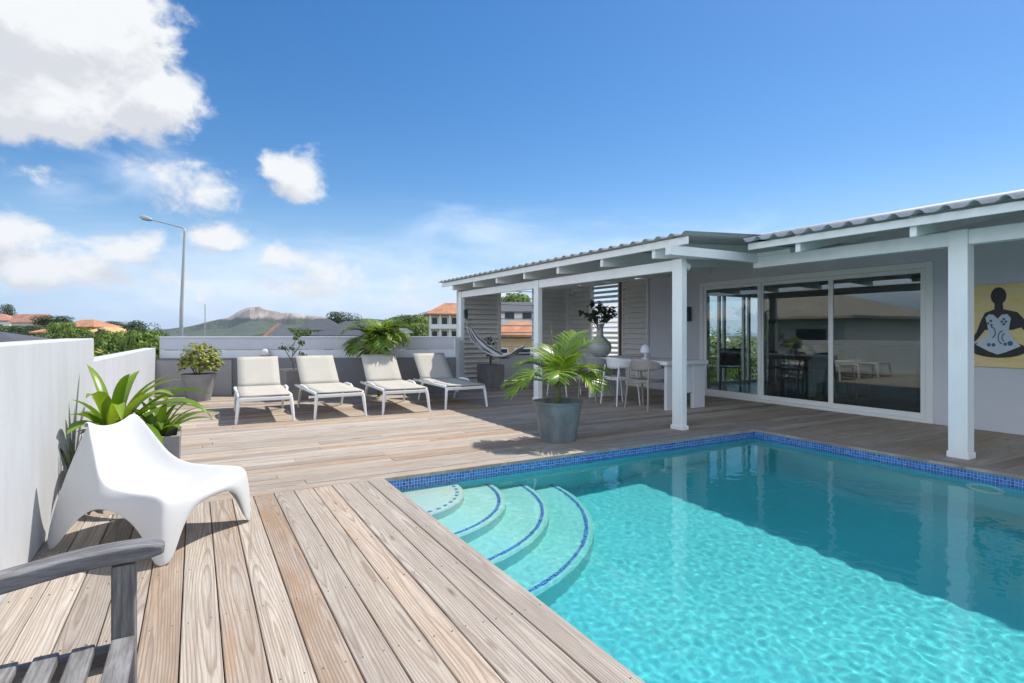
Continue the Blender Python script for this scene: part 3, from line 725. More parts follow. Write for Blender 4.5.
MB().box((8.40, 9.80, .02), (8.47, 9.875, 2.36)).build('upright', M['brown'], pg)
screen_y('louvre_screen', 8.96, 9.795, 8.45, .02, 2.36, .115, -55, M['louvre'], .130)

# ------------------------------------------------------------------ white lounge chair
def lounge_chair():
    # front feet centre (0.086, 3.683); forward axis, side axis measured on the deck
    fwd = Vector((.773, -.634, 0)); sd_ = Vector((.634, .773, 0)); o = Vector((.086, 3.683, 0))
    root = thing('lounge_chair', o + fwd * -.4, 'white moulded plastic lounge chair with splayed legs beside the left wall', 'lounge chair')
    def W(u, bk, z): return o + sd_ * u - fwd * bk + Vector((0, 0, z))
    rows_ = [  # rim back, rim z, half width, centre back, centre z
        (.010, .335, .335, -.012, .318), (.055, .362, .338, .045, .340), (.13, .366, .330, .13, .325), (.25, .366, .312, .26, .292), (.36, .372, .292, .385, .268), (.43, .392, .276, .475, .272),
        (.485, .44, .258, .535, .312), (.53, .51, .236, .575, .385), (.575, .59, .212, .612, .475), (.62, .655, .19, .645, .565), (.655, .692, .168, .672, .652)]
    bot = [(-.005, 0., .352), (.055, 0., .352), (.10, .12, .350), (.21, .235, .345), (.35, .27, .335), (.47, .27, .325), (.62, .16, .31), (.745, 0., .295), (.83, 0., .285), (.785, .30, .24), (.69, .62, .172)]
    us = [-1, -.86, -.68, -.46, -.22, 0, .22, .46, .68, .86, 1]
    fz = [0., 0., .17, .248, .262, .264, .262, .248, .17, 0., 0.]
    verts = []; faces = []; idx = {}
    def V(key, p):
        if key not in idx: idx[key] = len(verts); verts.append(p)
        return idx[key]
    nr = len(rows_)
    for i, (rb, rz_, hw, cb, cz) in enumerate(rows_):
        for j, u in enumerate(us):
            t = abs(u) ** 2.6; V(('t', i, j), W(u * hw, cb + (rb - cb) * t, cz + (rz_ - cz) * t))
    nu = len(us)
    for i in range(nr - 1):
        for j in range(nu - 1):
            faces.append((idx['t', i, j], idx['t', i, j + 1], idx['t', i + 1, j + 1], idx['t', i + 1, j]))
    ms = 4
    for side, j in ((-1, 0), (1, nu - 1)):
        for i in range(nr):
            rb, rz_, hw, cb, cz = rows_[i]; bb, bz, bl = bot[i]
            for k in range(1, ms + 1):
                t = (.13, .42, .72, 1.)[k - 1]; bul = math.sin(math.pi * min(1, t * 1.0)) * .018
                tt = t ** .85
                V(('s', side, i, k), W(side * (hw + .02 * min(1, t * 4) * (1 - i / nr) + (bl - hw) * tt + bul * .4), rb + (bb - rb) * t, rz_ + (bz - rz_) * t))
            idx['s', side, i, 0] = idx['t', i, j]
        for i in range(nr - 1):
            for k in range(ms):
                q = (idx['s', side, i, k], idx['s', side, i + 1, k], idx['s', side, i + 1, k + 1], idx['s', side, i, k + 1])
                faces.append(q if side > 0 else q[::-1])
    for j in range(nu):
        rb, rz_, hw, cb, cz = rows_[0]; t_ = abs(us[j]) ** 2.6
        p0 = (us[j] * hw, cb + (rb - cb) * t_, cz + (rz_ - cz) * t_)
        p1 = (us[j] * .352, -.005 - .012 * (1 - t_), fz[j])
        for k in range(1, ms + 1):
            if j == 0: idx['f', j, k] = idx['s', -1, 0, k]
            elif j == nu - 1: idx['f', j, k] = idx['s', 1, 0, k]
            else:
                t = k / ms; V(('f', j, k), W(p0[0] + (p1[0] - p0[0]) * t, p0[1] + (p1[1] - p0[1]) * t - .012 * math.sin(math.pi * t), p0[2] + (p1[2] - p0[2]) * t))
        idx['f', j, 0] = idx['t', 0, j]
    for j in range(nu - 1):
        for k in range(ms):
            faces.append((idx['f', j, k], idx['f', j, k + 1], idx['f', j + 1, k + 1], idx['f', j + 1, k]))
    # rolled lip along the top of the back
    for j in range(nu):
        rb, rz_, hw, cb, cz = rows_[-1]; t_ = abs(us[j]) ** 2.6
        dip = .022 * (1 - abs(us[j]) ** 2)
        verts[idx['t', nr - 1, j]] = W(us[j] * hw, cb + (rb - cb) * t_, cz + (rz_ - cz) * t_ + .025 - dip - .02 * (abs(us[j]) > .95))
        for k, (db, dz) in enumerate(((.022, .004), (.032, -.03))):
            V(('b', j, k), W(us[j] * (hw - .004), cb + db, cz + (rz_ - cz) * t_ + .025 - dip - .02 * (abs(us[j]) > .95) + dz))
    for j in range(nu - 1):
        faces.append((idx['t', nr - 1, j], idx['t', nr - 1, j + 1], idx['b', j + 1, 0], idx['b', j, 0]))
        faces.append((idx['b', j, 0], idx['b', j + 1, 0], idx['b', j + 1, 1], idx['b', j, 1]))
    m = MB(); m.add(verts, faces)
    ob = m.build('seat_shell', M['plastic'], root, smooth=True)
    bm_ = bmesh.new(); bm_.from_mesh(ob.data); bmesh.ops.recalc_face_normals(bm_, faces=bm_.faces); bm_.to_mesh(ob.data); bm_.free()
    if sum((p_.normal.z for p_ in ob.data.polygons)) < 0: ob.data.flip_normals()
    q = ob.modifiers.new('solid', 'SOLIDIFY'); q.thickness = .009; q.offset = -1
    q = ob.modifiers.new('sub', 'SUBSURF'); q.levels = 2; q.render_levels = 3
lounge_chair()

# ------------------------------------------------------------------ weathered bench in the left corner
bn = thing('garden_bench', (-.36, 1.0, 0), 'weathered grey slatted wooden bench with a curved armrest in front of the white lounge chair', 'bench')
for k, (x0, x1) in enumerate(((-.189, -.136), (-.270, -.222), (-.345, -.294), (-.420, -.372), (-.497, -.448), (-.573, -.525))):
    m = MB(); m.box((x0, .2, .396), (x1, 1.772, .42)); m.build('slat', M['teak'], bn, bevel=.004)
m = MB(); rows = []
for i in range(15):
    t = i / 14; x = -.072 - t * .62
    zt = .652 - .06 * t ** 1.9 + .006 * math.sin(t * 7); hw = .034
    if i == 0: hw = .022
    rows.append((x, zt, hw))
vs = []
for i, (x, zt, hw) in enumerate(rows):
    th = .044 if i else .024; zz = zt if i else zt - .010
    vs += [(x, 1.80 - hw, zz), (x, 1.80 + hw, zz), (x, 1.80 + hw, zz - th), (x, 1.80 - hw, zz - th)]
fs = [(0, 1, 2, 3), tuple(range(len(vs) - 4, len(vs)))[::-1]]
for i in range(14):
    for k in range(4): fs.append((i * 4 + k, (i + 1) * 4 + k, (i + 1) * 4 + (k + 1) % 4, i * 4 + (k + 1) % 4))
m.add(vs, fs); m.build('armrest', M['teak_arm'], bn, bevel=.007, smooth=True, angle=50)
m = MB(); m.box((-.190, 1.774, 0), (-.137, 1.832, .606)); m.build('leg', M['teak_post'], bn, bevel=.004)
m = MB(); m.box((-.690, 1.774, 0), (-.637, 1.832, .90)); m.build('leg', M['teak_post'], bn, bevel=.004)
m = MB(); m.box((-.190, .20, 0), (-.137, .255, .394)); m.build('leg', M['teak_post'], bn, bevel=.004)
m = MB(); m.box((-.690, .20, 0), (-.637, .255, .90)); m.build('leg', M['teak_post'], bn, bevel=.004)
m = MB(); m.box((-.634, 1.785, .33), (-.193, 1.82, .39)); m.build('seat_rail', M['teak_arm'], bn, bevel=.003)
m = MB(); m.box((-.634, 1.0, .33), (-.193, 1.04, .394)); m.build('seat_rail', M['teak_arm'], bn, bevel=.003)
m = MB(); m.box((-.185, .26, .33), (-.15, 1.77, .392)); m.build('front_rail', M['teak'], bn, bevel=.003)
m = MB()
for z in (.52, .62, .72, .82): m.box((-.675, .26, z), (-.655, 1.77, z + .06))
m.build('backrest', M['teak'], bn, bevel=.003)

# ------------------------------------------------------------------ sun loungers
def make_lounger():
    root = bpy.data.objects.new('sun_lounger', None); COL.objects.link(root)
    hw = .285; hb = .318; SL = 1.36; zs = .345          # local: front edge at y=0, head end +y
    for s_ in (-1, 1):
        m = MB(); x = s_ * hb
        m.tube([(x, .0, zs - .02), (x, .04, zs - .002), (x, .4, zs - .005), (x, 1.0, zs - .012), (x, SL + .02, zs - .015), (x, SL + .38, zs - .02)], [.021, .026, .026, .026, .025, .022], 8)
        m.build('side_rail', M['lframe'], root, smooth=True, angle=60)
        m = MB(); m.tube([(x, .02, zs - .02), (x + s_ * .012, -.005, zs - .1), (x + s_ * .035, -.03, .012), (x + s_ * .035, -.03, 0)], [.027, .025, .018, .02], 8)
        m.build('leg', M['lframe'], root, smooth=True, angle=60)
        m = MB(); m.tube([(x, SL - .22, zs - .02), (x + s_ * .008, SL - .14, zs - .06), (x + s_ * .015, SL - .09, zs - .16), (x + s_ * .02, SL + .02, .012), (x + s_ * .02, SL + .02, 0)], [.026, .025, .022, .018, .02], 8)
        m.build('leg', M['lframe'], root, smooth=True, angle=60)
        m = MB(); m.tube([(x * 1.03, .62, zs + .008), (x * 1.09, .80, zs + .035), (x * 1.10, 1.05, zs + .035), (x * 1.03, 1.2, zs + .008)], [.018, .02, .02, .018], 8)
        m.build('armrest', M['lframe'], root, smooth=True, angle=60)
    m = MB(); m.beam((-hb, -.005, zs - .03), (hb, -.005, zs - .03), .05, .05); m.build('front_rail', M['lframe'], root, bevel=.012)
    m = MB(); m.beam((-hb, SL + .36, zs - .03), (hb, SL + .36, zs - .03), .035, .035); m.build('rear_rail', M['lframe'], root, bevel=.01)
    rows = []
    for j in range(13):
        t = max(0, j - 1) / 11; y = -.012 + t * (SL + .004)
        rows.append([((hb - .004) * u, y if j else -.020, zs + .024 - .020 * (1 - u * u) * math.sin(math.pi * min(1, t * 1.1 + .02)) - (.0 if j else .014)) for u in (-1, -.6, -.2, .2, .6, 1)])
    m = MB(); m.grid(rows); m.build('seat_sling', M['sling'], root, smooth=True, solid=.006)
    a = R(41); bl = .66
    bf = bpy.data.objects.new('backrest', None); COL.objects.link(bf); bf.parent = root
    m = MB()
    for s_ in (-1, 1):
        m.tube([(s_ * (hb - .04), SL + t * bl * math.cos(a), zs + .0 + t * bl * math.sin(a)) for t in (0, .5, .97, 1)], [.02, .02, .02, .014], 8)
    m.tube([(-hb + .04, SL + bl * math.cos(a) * .985, zs + bl * math.sin(a) * .985), (hb - .04, SL + bl * math.cos(a) * .985, zs + bl * math.sin(a) * .985)], .02, 8)
    m.build('back_frame', M['lframe'], bf, smooth=True, angle=60)
    rows = []
    for j in range(9):
        t = .02 + 1.0 * j / 8; rows.append([((hb - .016) * u, SL + t * bl * math.cos(a) - .016 + .008 * (1 - u * u), zs + t * bl * math.sin(a) + .014) for u in (-1, -.6, -.2, .2, .6, 1)])
    m = MB(); m.grid(rows); m.build('back_sling', M['sling'], bf, smooth=True, solid=.006)
    for s_ in (-1, 1): m = MB(); m.tube([(s_ * .2, SL + .36, zs - .02), (s_ * .2, SL + .29, zs + .24)], .012, 6); m.build('back_strut', M['lframe'], root)
    return root
pl_ = make_lounger()
LG = [((.508, 8.142), (1.132, 8.069), 'beige sling sun lounger, first in the row beside the round grey pot'), ((1.471, 8.075), (2.11, 8.027), 'beige sun lounger standing in front of the tall square planter with a sapling'),
      ((2.429, 8.068), (3.053, 7.948), 'fully sunlit beige sun lounger in front of the bushy palm'), ((3.429, 8.107), (4.063, 8.012), 'beige sun lounger half in the shade of the pergola, beside its corner post')]
for i, (p, q, lab) in enumerate(LG):
    o = pl_ if i == 0 else copy_tree(pl_)
    c = (Vector(p) + Vector(q)) / 2; d = Vector(q) - Vector(p)
    o.location = (c.x, c.y + .03, 0); o.rotation_euler = (0, 0, math.atan2(d.y, d.x) + R((4.5, 5, 7.5, 6)[i])); tag(o, lab, 'sun lounger', 'sun loungers in a row on the deck')

# ------------------------------------------------------------------ plants: helpers
def blade(m, base, yaw, length, width, rise, droop, n=9, fold=.25, twist=0.0, lift=0.0):
    """strap leaf: arches outwards; V-folded along its middle"""
    d = Vector((math.cos(yaw), math.sin(yaw), 0)); sdv = Vector((-d.y, d.x, 0)); rows = []
    p = Vector(base); ang = rise
    for i in range(n + 1):
        t = i / n; wd = width * (min(1, .45 + t * 2.2) if t < .3 else 1) * (1 - max(0, (t - .5) / .5) ** 2.6) + .002
        nrm = Vector((-d.x * math.sin(ang), -d.y * math.sin(ang), math.cos(ang)))
        s2 = (sdv * math.cos(twist * t) + nrm * math.sin(twist * t))
        rows.append([p - s2 * wd / 2 + nrm * wd * fold, p + Vector((0, 0, 0)), p + s2 * wd / 2 + nrm * wd * fold])
        step = length / n; p = p + (d * math.cos(ang) + Vector((0, 0, math.sin(ang)))) * step; ang -= droop / n * (.4 + 1.2 * t)
    m.grid(rows)
def frond(m, ms, base, yaw, length, rise, droop, leaf=.28, lw=.022, n=26, hang=.5, stem=.3, r0=.012, rng=random):
    """feather palm frond: rachis into ms, leaflets into m"""
    d = Vector((math.cos(yaw), math.sin(yaw), 0)); sdv = Vector((-d.y, d.x, 0)); p = Vector(base); ang = rise; pts = [p.copy()]; fr = []
    for i in range(n):
        ang -= droop / n * (.5 + 1.0 * i / n); p = p + (d * math.cos(ang) + Vector((0, 0, math.sin(ang)))) * length / n
        pts.append(p.copy()); fr.append((p.copy(), ang))
    ms.tube(pts[::2], [max(.0025, r0 * (1 - i / (len(pts[::2])))) for i in range(len(pts[::2]))], 5)
    for i, (q, a) in enumerate(fr):
        t = (i + 1) / n
        if t < stem: continue
        tt = (t - stem) / (1 - stem); ll = leaf * (.55 + .75 * math.sin(math.pi * min(1, tt * .85 + .12))) * rng.uniform(.85, 1.1)
        T = d * math.cos(a) + Vector((0, 0, math.sin(a))); nrm = Vector((-d.x * math.sin(a), -d.y * math.sin(a), math.cos(a)))
        for s_ in (-1, 1):
            fwd_ = .55 + .55 * tt + rng.uniform(-.1, .1); dirv = (sdv * s_ + T * fwd_ + nrm * rng.uniform(.05, .35)).normalized()
            pp = q.copy(); rows = []; k = 5; dv = dirv.copy()
            wv = (T - dv * T.dot(dv)).normalized()
            for j in range(k + 1):
                u = j / k; wd = lw * (1 if 0 < u < .6 else (.5 if u == 0 else max(.06, 1 - (u - .6) / .4)))
                rows.append([pp - wv * wd / 2, pp + wv * wd / 2]); pp = pp + dv * ll / k
                dv = (dv + Vector((0, 0, -1)) * hang * .30 * (.4 + u)).normalized()
            m.grid(rows)
def leafy(m, p, nrm, size, rng, asp=.55):
    """one small pointed leaf"""
    n = Vector(nrm).normalized(); a = n.cross(Vector((rng.uniform(-1, 1), rng.uniform(-1, 1), rng.uniform(-1, 1)))).normalized(); b_ = n.cross(a)
    p = Vector(p); h = size / 2; w_ = size * asp / 2
    m.add([p - a * h, p - a * h * .1 + b_ * w_ - n * size * .06, p + a * h, p - a * h * .1 - b_ * w_ - n * size * .06, p + a * h * .1], [(0, 1, 4), (1, 2, 4), (2, 3, 4), (3, 0, 4)])
def round_pot(name, c, rb, rt, h, mat, label, cat='plant pot', rim=.02):
    root = thing(name, c, label, cat)
    m = MB(); m.lathe([(.001, .0), (rb, 0.), (rb + (rt - rb) * .5, h * .5), (rt - .006, h * .93), (rt, h * .94), (rt + .006, h), (rt - rim, h), (rt - rim - .01, h * .9), (rt - rim - .03, h * .8)], c, 48)
    m.build('pot_body', mat, root, smooth=True, angle=35)
    m = MB(); m.lathe([(.001, h * .86), (rt - rim - .014, h * .85)], c, 32); m.build('soil', M['soil'], root)
    return root
def square_pot(name, c, wx, wy, h, mat, label, rot=0.0, cat='planter'):
    root = thing(name, c, label, cat); c = Vector(c); rt = Matrix.Rotation(rot, 3, 'Z'); t = .025
    m = MB()
    def ring_(x, y, z): return [c + rt @ Vector((sx * x / 2, sy * y / 2, z)) for sx, sy in ((-1, -1), (1, -1), (1, 1), (-1, 1))]
    L_ = [ring_(wx * .96, wy * .96, 0), ring_(wx, wy, h), ring_(wx - 2 * t, wy - 2 * t, h), ring_(wx - 2 * t, wy - 2 * t, h - .08)]
    vs = [p for q in L_ for p in q]; fs = [(3, 2, 1, 0)]
    for i in range(3):
        for k in range(4): fs.append((i * 4 + k, i * 4 + (k + 1) % 4, (i + 1) * 4 + (k + 1) % 4, (i + 1) * 4 + k))
    m.add(vs, fs); m.build('box_body', mat, root, bevel=.006)
    m = MB(); m.add(ring_(wx - 2 * t, wy - 2 * t, h - .06), [(0, 1, 2, 3)]); m.build('soil', M['soil'], root)
    return root

# ------------------------------------------------------------------ planter with strap leaved plants by the left wall
square_pot('planter_box', (-.385, 5.02, 0), .58, .46, .45, M['pot_grey'], 'grey square planter box by the white wall behind the lounge chair')
rng = random.Random(3)
def strap_plant(c, label, leaves, mat, seed):
    r_ = random.Random(seed); root = thing('strap_leaf_plant', c, label, 'plant'); m = MB()
    for yaw, ln, wd, rise, droop in leaves:
        if math.cos(yaw) < -.25: ln = min(ln, (c[0] + .72) / -math.cos(yaw) / max(.45, math.cos(rise) + .25)); droop *= .6
        blade(m, Vector(c) + Vector((math.cos(yaw), math.sin(yaw), 0)) * .025, yaw, ln, wd, rise, droop, 11, .2, r_.uniform(-.3, .3))
    m.build('leaves', mat, root, smooth=True); return root
lv = []
for k in range(24):
    y = k * 2.39996 + .3; q = k / 23; lv.append((y, .62 + .24 * q * rng.uniform(.85, 1.1), rng.uniform(.07, .095), R(80 - 40 * q + rng.uniform(-8, 8)), R(70 + 70 * q + rng.uniform(-10, 15))))
strap_plant((-.52, 5.0, .41), 'larger plant with broad arching bright green leaves in the grey planter box', lv, M['brom'], 1)
lv = []
for k in range(24):
    y = k * 2.39996; lv.append((y, rng.uniform(.30, .46), rng.uniform(.04, .055), R(rng.uniform(25, 75)), R(rng.uniform(50, 110))))
strap_plant((-.24, 5.05, .41), 'smaller yellowing plant with drooping leaf tips in the grey planter box, away from the wall', lv, M['brom2'], 2)
sp_ = thing('sword_plant', (-.69, 4.62, 0), 'thin dark sword leaved plant squeezed between the white wall and the lounge chair', 'plant')
m = MB()
for k in range(9): blade(m, (-.67 + rng.uniform(-.03, .03), 4.62 + rng.uniform(-.06, .06), 0.0), rng.uniform(0, 6.3), rng.uniform(.45, .62), .03, R(rng.uniform(80, 88)), R(rng.uniform(4, 25)), 8, .15, .4)
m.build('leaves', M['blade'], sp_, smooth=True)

# ------------------------------------------------------------------ grey pot with variegated shrub
gp = at(198.5, 9.82); round_pot('plant_pot', gp, .19, .275, .47, M['pot_grey'], 'round grey tapered pot in the back left corner of the deck')
sh = thing('shrub', (gp.x, gp.y, .41), 'small rounded shrub with yellow and green leaves in the round grey pot', 'shrub')
m = MB(); mt = MB(); rng = random.Random(11)
for k in range(1150):
    a = rng.uniform(0, 6.283); e = math.acos(rng.uniform(-.25, 1)); r_ = rng.uniform(.45, 1) ** .6
    p = Vector((math.cos(a) * math.sin(e) * .37 * r_, math.sin(a) * math.sin(e) * .34 * r_, .17 + math.cos(e) * .36 * r_))
    p.z += .07 * noise.noise(p * 6); p *= 1 + .15 * noise.noise(p * 5)
    leafy(m, Vector((gp.x + .04, gp.y, .47)) + p, Vector((p.x, p.y, p.z * .7 + .12)) + Vector((rng.uniform(-.2, .2), rng.uniform(-.2, .2), rng.uniform(-.1, .3))), rng.uniform(.06, .10), rng)
for k in range(9):
    a = k * .7; mt.tube([(gp.x, gp.y, .38), (gp.x + .1 * math.cos(a), gp.y + .1 * math.sin(a), .55), (gp.x + .22 * math.cos(a), gp.y + .22 * math.sin(a), .75)], [.012, .009, .004], 5)
m.build('foliage', M['croton'], sh); mt.build('stems', M['trunk'], sh)

# ------------------------------------------------------------------ square planter with sapling, globe on the wall, palm behind the loungers
q = at(294, 9.98); square_pot('planter_box', q, .40, .40, .54, M['pot_grey'], 'tall square grey planter between the first two sun loungers', .2)
sap = thing('sapling', (q.x, q.y, .48), 'thin young tree with sparse leaf clumps in the tall square planter', 'sapling')
ms = MB(); m = MB(); rng = random.Random(5)
brs = [((0, 0, .48), (-.03, .0, .70), (-.02, .02, .90)), ((-.03, 0, .68), (-.12, .03, .84), (-.17, .03, .93)), ((-.02, .01, .78), (.08, .02, .92), (.12, .0, 1.02)), ((-.02, .02, .88), (0, .02, .98), (.04, .03, 1.10)), ((-.03, .0, .62), (.07, .0, .72), (.14, -.02, .80))]
for br in brs:
    ms.tube([Vector((q.x, q.y, 0)) + Vector(p) for p in br], [.012, .008, .004], 6)
    c = Vector((q.x, q.y, 0)) + Vector(br[-1])
    for k in range(22): 
        dd = Vector((rng.gauss(0, 1), rng.gauss(0, 1), rng.gauss(0, .8))); leafy(m, c + dd * .035, dd + Vector((0, 0, .6)), rng.uniform(.05, .085), rng, .6)
m.build('foliage', M['sapl'], sap); ms.build('stems', M['trunk'], sap)
gpos = A + U * 1.96 + NV * .075
gl_ = thing('wall_lamp', (gpos.x, gpos.y, .70), 'small white dome lamp with a brown base on top of the low wall', 'lamp')
m = MB(); m.lathe([(.001, .703), (.085, .703), (.085, .75), (.001, .751)], (gpos.x, gpos.y, 0), 24); m.build('base', M['brown'], gl_)
m = MB(); m.lathe([(.076, .752), (.086, .79), (.076, .84), (.043, .875), (.001, .885)], (gpos.x, gpos.y, 0), 24); m.build('globe', M['plastic'], gl_, smooth=True)
pc = at(379, 10.42); pc.z = 0
pm = thing('palm', (pc.x, pc.y, 0), 'bushy palm with many drooping fronds behind the third sun lounger', 'palm')
m = MB(); ms = MB(); rng = random.Random(21)
for k in range(4):
    a = k * 1.6; ms.tube([(pc.x, pc.y, .0), (pc.x + .05 * math.cos(a), pc.y + .05 * math.sin(a), .6), (pc.x + .07 * math.cos(a), pc.y + .07 * math.sin(a), 1.1)], [.028, .022, .016], 7)
for k in range(30):
    a = k * 2.39996; top = k < 13
    frond(m, ms, (pc.x + .07 * math.cos(k * 1.6), pc.y + .07 * math.sin(k * 1.6), rng.uniform(.93, 1.10)), a, (rng.uniform(.5, .66) if top else rng.uniform(.56, .74)) * (.72 if math.sin(a + YAW) < -.5 else 1), R(rng.uniform(62, 88) if top else rng.uniform(36, 62)), R(rng.uniform(70, 110) if top else rng.uniform(100, 150)), .26, .034, 20, .55, .22, .010, rng)
m.build('fronds', M['palm2'], pm, smooth=True); ms.build('stems', M['palm_stem'], pm, smooth=True)

# ------------------------------------------------------------------ large pot with palm at the pool
bp = Vector((3.52, 5.17, 0)); round_pot('plant_pot', bp, .195, .275, .445, M['pot_teal'], 'large blue grey round pot at the pool edge', rim=.028)
pm = thing('potted_palm', (bp.x, bp.y, .38), 'young palm with bright arching fronds in the large blue grey pot at the pool edge', 'palm')
m = MB(); ms = MB(); rng = random.Random(8)
ms.tube([(bp.x, bp.y, .36), (bp.x + .005, bp.y, .50), (bp.x + .015, bp.y, .62)], [.04, .034, .026], 10)
vr = Vector((CS, -SN, 0))
def yaw_of(deg): return math.atan2(-SN, CS) + R(deg)      # 0 = to the right in the photograph, 90 = away
for yw, ln, rs, dr in ((180, .74, 36, 100), (157, .64, 54, 92), (206, .70, 28, 92), (100, .66, 72, 70), (55, .76, 72, 62), (30, .82, 68, 74), (8, .74, 52, 105), (-14, .70, 40, 125), (-45, .62, 42, 115), (-95, .55, 48, 110), (-140, .62, 40, 105), (128, .58, 74, 66), (-70, .40, 74, 50), (40, .60, 46, 118), (170, .5, 64, 95), (75, .70, 58, 80), (-25, .56, 62, 110)):
    frond(m, ms, (bp.x + .015, bp.y, rng.uniform(.56, .66)), yaw_of(yw), ln * .92, R(min(84, rs + 8)), R(dr), .215, .0165, 36, .48, .33, .011, rng)
for a_, l_ in ((.3, .62), (1.9, .72), (2.6, .58), (4.0, .5)): ms.tube([(bp.x, bp.y, .6), (bp.x + .05 * math.cos(a_), bp.y + .05 * math.sin(a_), .6 + l_ * .5), (bp.x + .11 * math.cos(a_), bp.y + .11 * math.sin(a_), .6 + l_)], [.007, .005, .002], 5)
m.build('fronds', M['palm'], pm, smooth=True); ms.build('stems', M['palm_stem'], pm, smooth=True)

# ------------------------------------------------------------------ pergola corner planter, hammock
q = Vector((5.62, 10.86, 0)); square_pot('planter_box', q, .44, .44, .49, M['pot_grey'], 'square grey planter in the shade under the hammock', .1)
tp = thing('thin_plant', (q.x, q.y, .43), 'spindly dark leaved plant in the square planter under the hammock', 'plant')
ms = MB(); m = MB(); rng = random.Random(15)
for k in range(3):
    a = k * 2.1; e = Vector((q.x + .07 * math.cos(a), q.y + .07 * math.sin(a), .98 + .06 * k)); ms.tube([(q.x, q.y, .40), (q.x + .03 * math.cos(a), q.y + .03 * math.sin(a), .72), e], [.011, .008, .004], 6)
    for i in range(26): 
        t = rng.uniform(.35, 1.05); c = Vector((q.x, q.y, .42)).lerp(e, t); dd = Vector((rng.gauss(0, 1), rng.gauss(0, 1), rng.gauss(0, .6))); leafy(m, c + dd * .045, dd + Vector((0, 0, .5)), rng.uniform(.06, .10), rng, .4)
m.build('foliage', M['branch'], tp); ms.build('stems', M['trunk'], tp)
hk = thing('hammock', (5.35, 9.9, .8), 'striped grey and white hammock slung between two pergola posts', 'hammock')
P0, P1 = Vector((5.27, 11.49, 1.58)), Vector((5.25, 8.41, 1.20)); rows = []
HP = [(11.40, 1.47), (11.16, 1.24), (10.90, 1.02), (10.54, .86), (10.18, .75), (9.83, .68), (9.50, .68), (9.19, .76), (8.90, .90), (8.60, 1.04)]
def hpt(t):
    k = min(8, int(t * 9)); f = t * 9 - k; f = f * f * (3 - 2 * f) * .35 + f * .65
    return Vector((5.26, HP[k][0] + (HP[k + 1][0] - HP[k][0]) * f, HP[k][1] + (HP[k + 1][1] - HP[k][1]) * f))
for i in range(31):
    t = .06 + .86 * i / 30; p = hpt(t); wd = .05 + .24 * math.sin(math.pi * i / 30) ** .8
    row = []
    for j in range(9):
        u = j / 4 - 1; row.append(p + Vector((u * wd * .62, .02 * u, .20 * wd * u * u * 1.3 + .01 * math.sin(9 * u + i))))
    rows.append(row)
m = MB(); m.grid(rows); ob = m.build('cloth', M['hammock'], hk, smooth=True, solid=.008)
uvl = ob.data.uv_layers.new(name='UVMap')
for poly in ob.data.polygons:
    for li, vi in zip(poly.loop_indices, poly.vertices): uvl.data[li].uv = ((vi % 9) / 8, (vi // 9) / 30)
for row, end, tt in ((rows[0], P0, .10), (rows[-1], P1, .88)):
    for j in range(0, 9, 2): m = MB(); m.tube([row[j], row[j].lerp(end, .5) + Vector((0, 0, -.02)), end], .004, 4); m.build('cord', M['rope'], hk)
m = MB(); m.box((5.27, 11.43, 1.50), (5.34, 11.498, 1.70)); m.build('hook', M['navy'], hk)

# ------------------------------------------------------------------ dining table and what stands on it
tb = thing('dining_table', (6.68, 7.25, 0), 'long white table with panel legs under the pergola', 'table')
MB().box((6.23, 6.22, .695), (7.14, 8.30, .755)).build('tabletop', M['table'], tb, bevel=.004)
MB().box((6.29, 6.28, 0), (6.55, 6.34, .694)).build('leg', M['table'], tb, bevel=.004)
MB().box((6.86, 6.28, 0), (7.12, 6.34, .694)).build('leg', M['table'], tb, bevel=.004)
MB().box((6.551, 6.29, .25), (6.859, 6.33, .694)).build('end_panel', M['table'], tb, bevel=.004)
MB().box((6.29, 8.18, 0), (7.12, 8.24, .694)).build('leg', M['table'], tb, bevel=.004)
vz = Vector((6.38, 8.02, .756)); va = thing('vase', vz, 'big bulbous pale grey vase with a narrow neck standing on the white table', 'vase')
m = MB(); m.lathe([(.001, 0), (.10, 0), (.16, .04), (.20, .11), (.21, .18), (.19, .25), (.13, .31), (.078, .35), (.06, .40), (.056, .52), (.07, .57), (.072, .59), (.062, .59), (.05, .52), (.05, .40)], vz, 40)
m.build('vase_body', paint('grey glazed ceramic', (.36, .37, .35), .3, .15, 9), va, smooth=True)
br = thing('leaf_branches', vz + Vector((0, 0, .6)), 'dark leafy branches standing in the bulbous grey vase', 'branches')
m = MB(); ms = MB(); rng = random.Random(31)
for k in range(13):
    a = k * 2.4; rr = rng.uniform(.15, .50); e = vz + Vector((math.cos(a) * rr, math.sin(a) * rr, rng.uniform(.66, 1.06))); s0 = vz + Vector((.02 * math.cos(a), .02 * math.sin(a), .45))
    mid = s0.lerp(e, .5) + Vector((0, 0, .09)); ms.tube([s0, mid, e], [.006, .005, .003], 5)
    for i in range(20):
        t = rng.uniform(.42, 1.05); c = s0.lerp(e, t) + Vector((0, 0, .09 * math.sin(math.pi * min(1, t)))); dd = Vector((rng.gauss(0, 1), rng.gauss(0, 1), rng.gauss(0, .7))); leafy(m, c + dd * .04, dd + Vector((0, 0, .5)), rng.uniform(.075, .12), rng, .55)
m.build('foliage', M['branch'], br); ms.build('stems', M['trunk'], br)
lp = Vector((6.46, 6.93, .756)); tl = thing('table_lamp', lp, 'small white mushroom table lamp on the white table', 'table lamp')
m = MB(); m.lathe([(.001, 0), (.06, 0), (.062, .012), (.02, .03), (.014, .05), (.014, .12)], lp, 24); m.build('base', M['lampshade'], tl, smooth=True, angle=50)
m = MB(); m.lathe([(.085, .11), (.078, .17), (.055, .225), (.02, .245), (.001, .247)], lp, 28); m.build('lamp_shade', M['lampshade'], tl, smooth=True, angle=50)

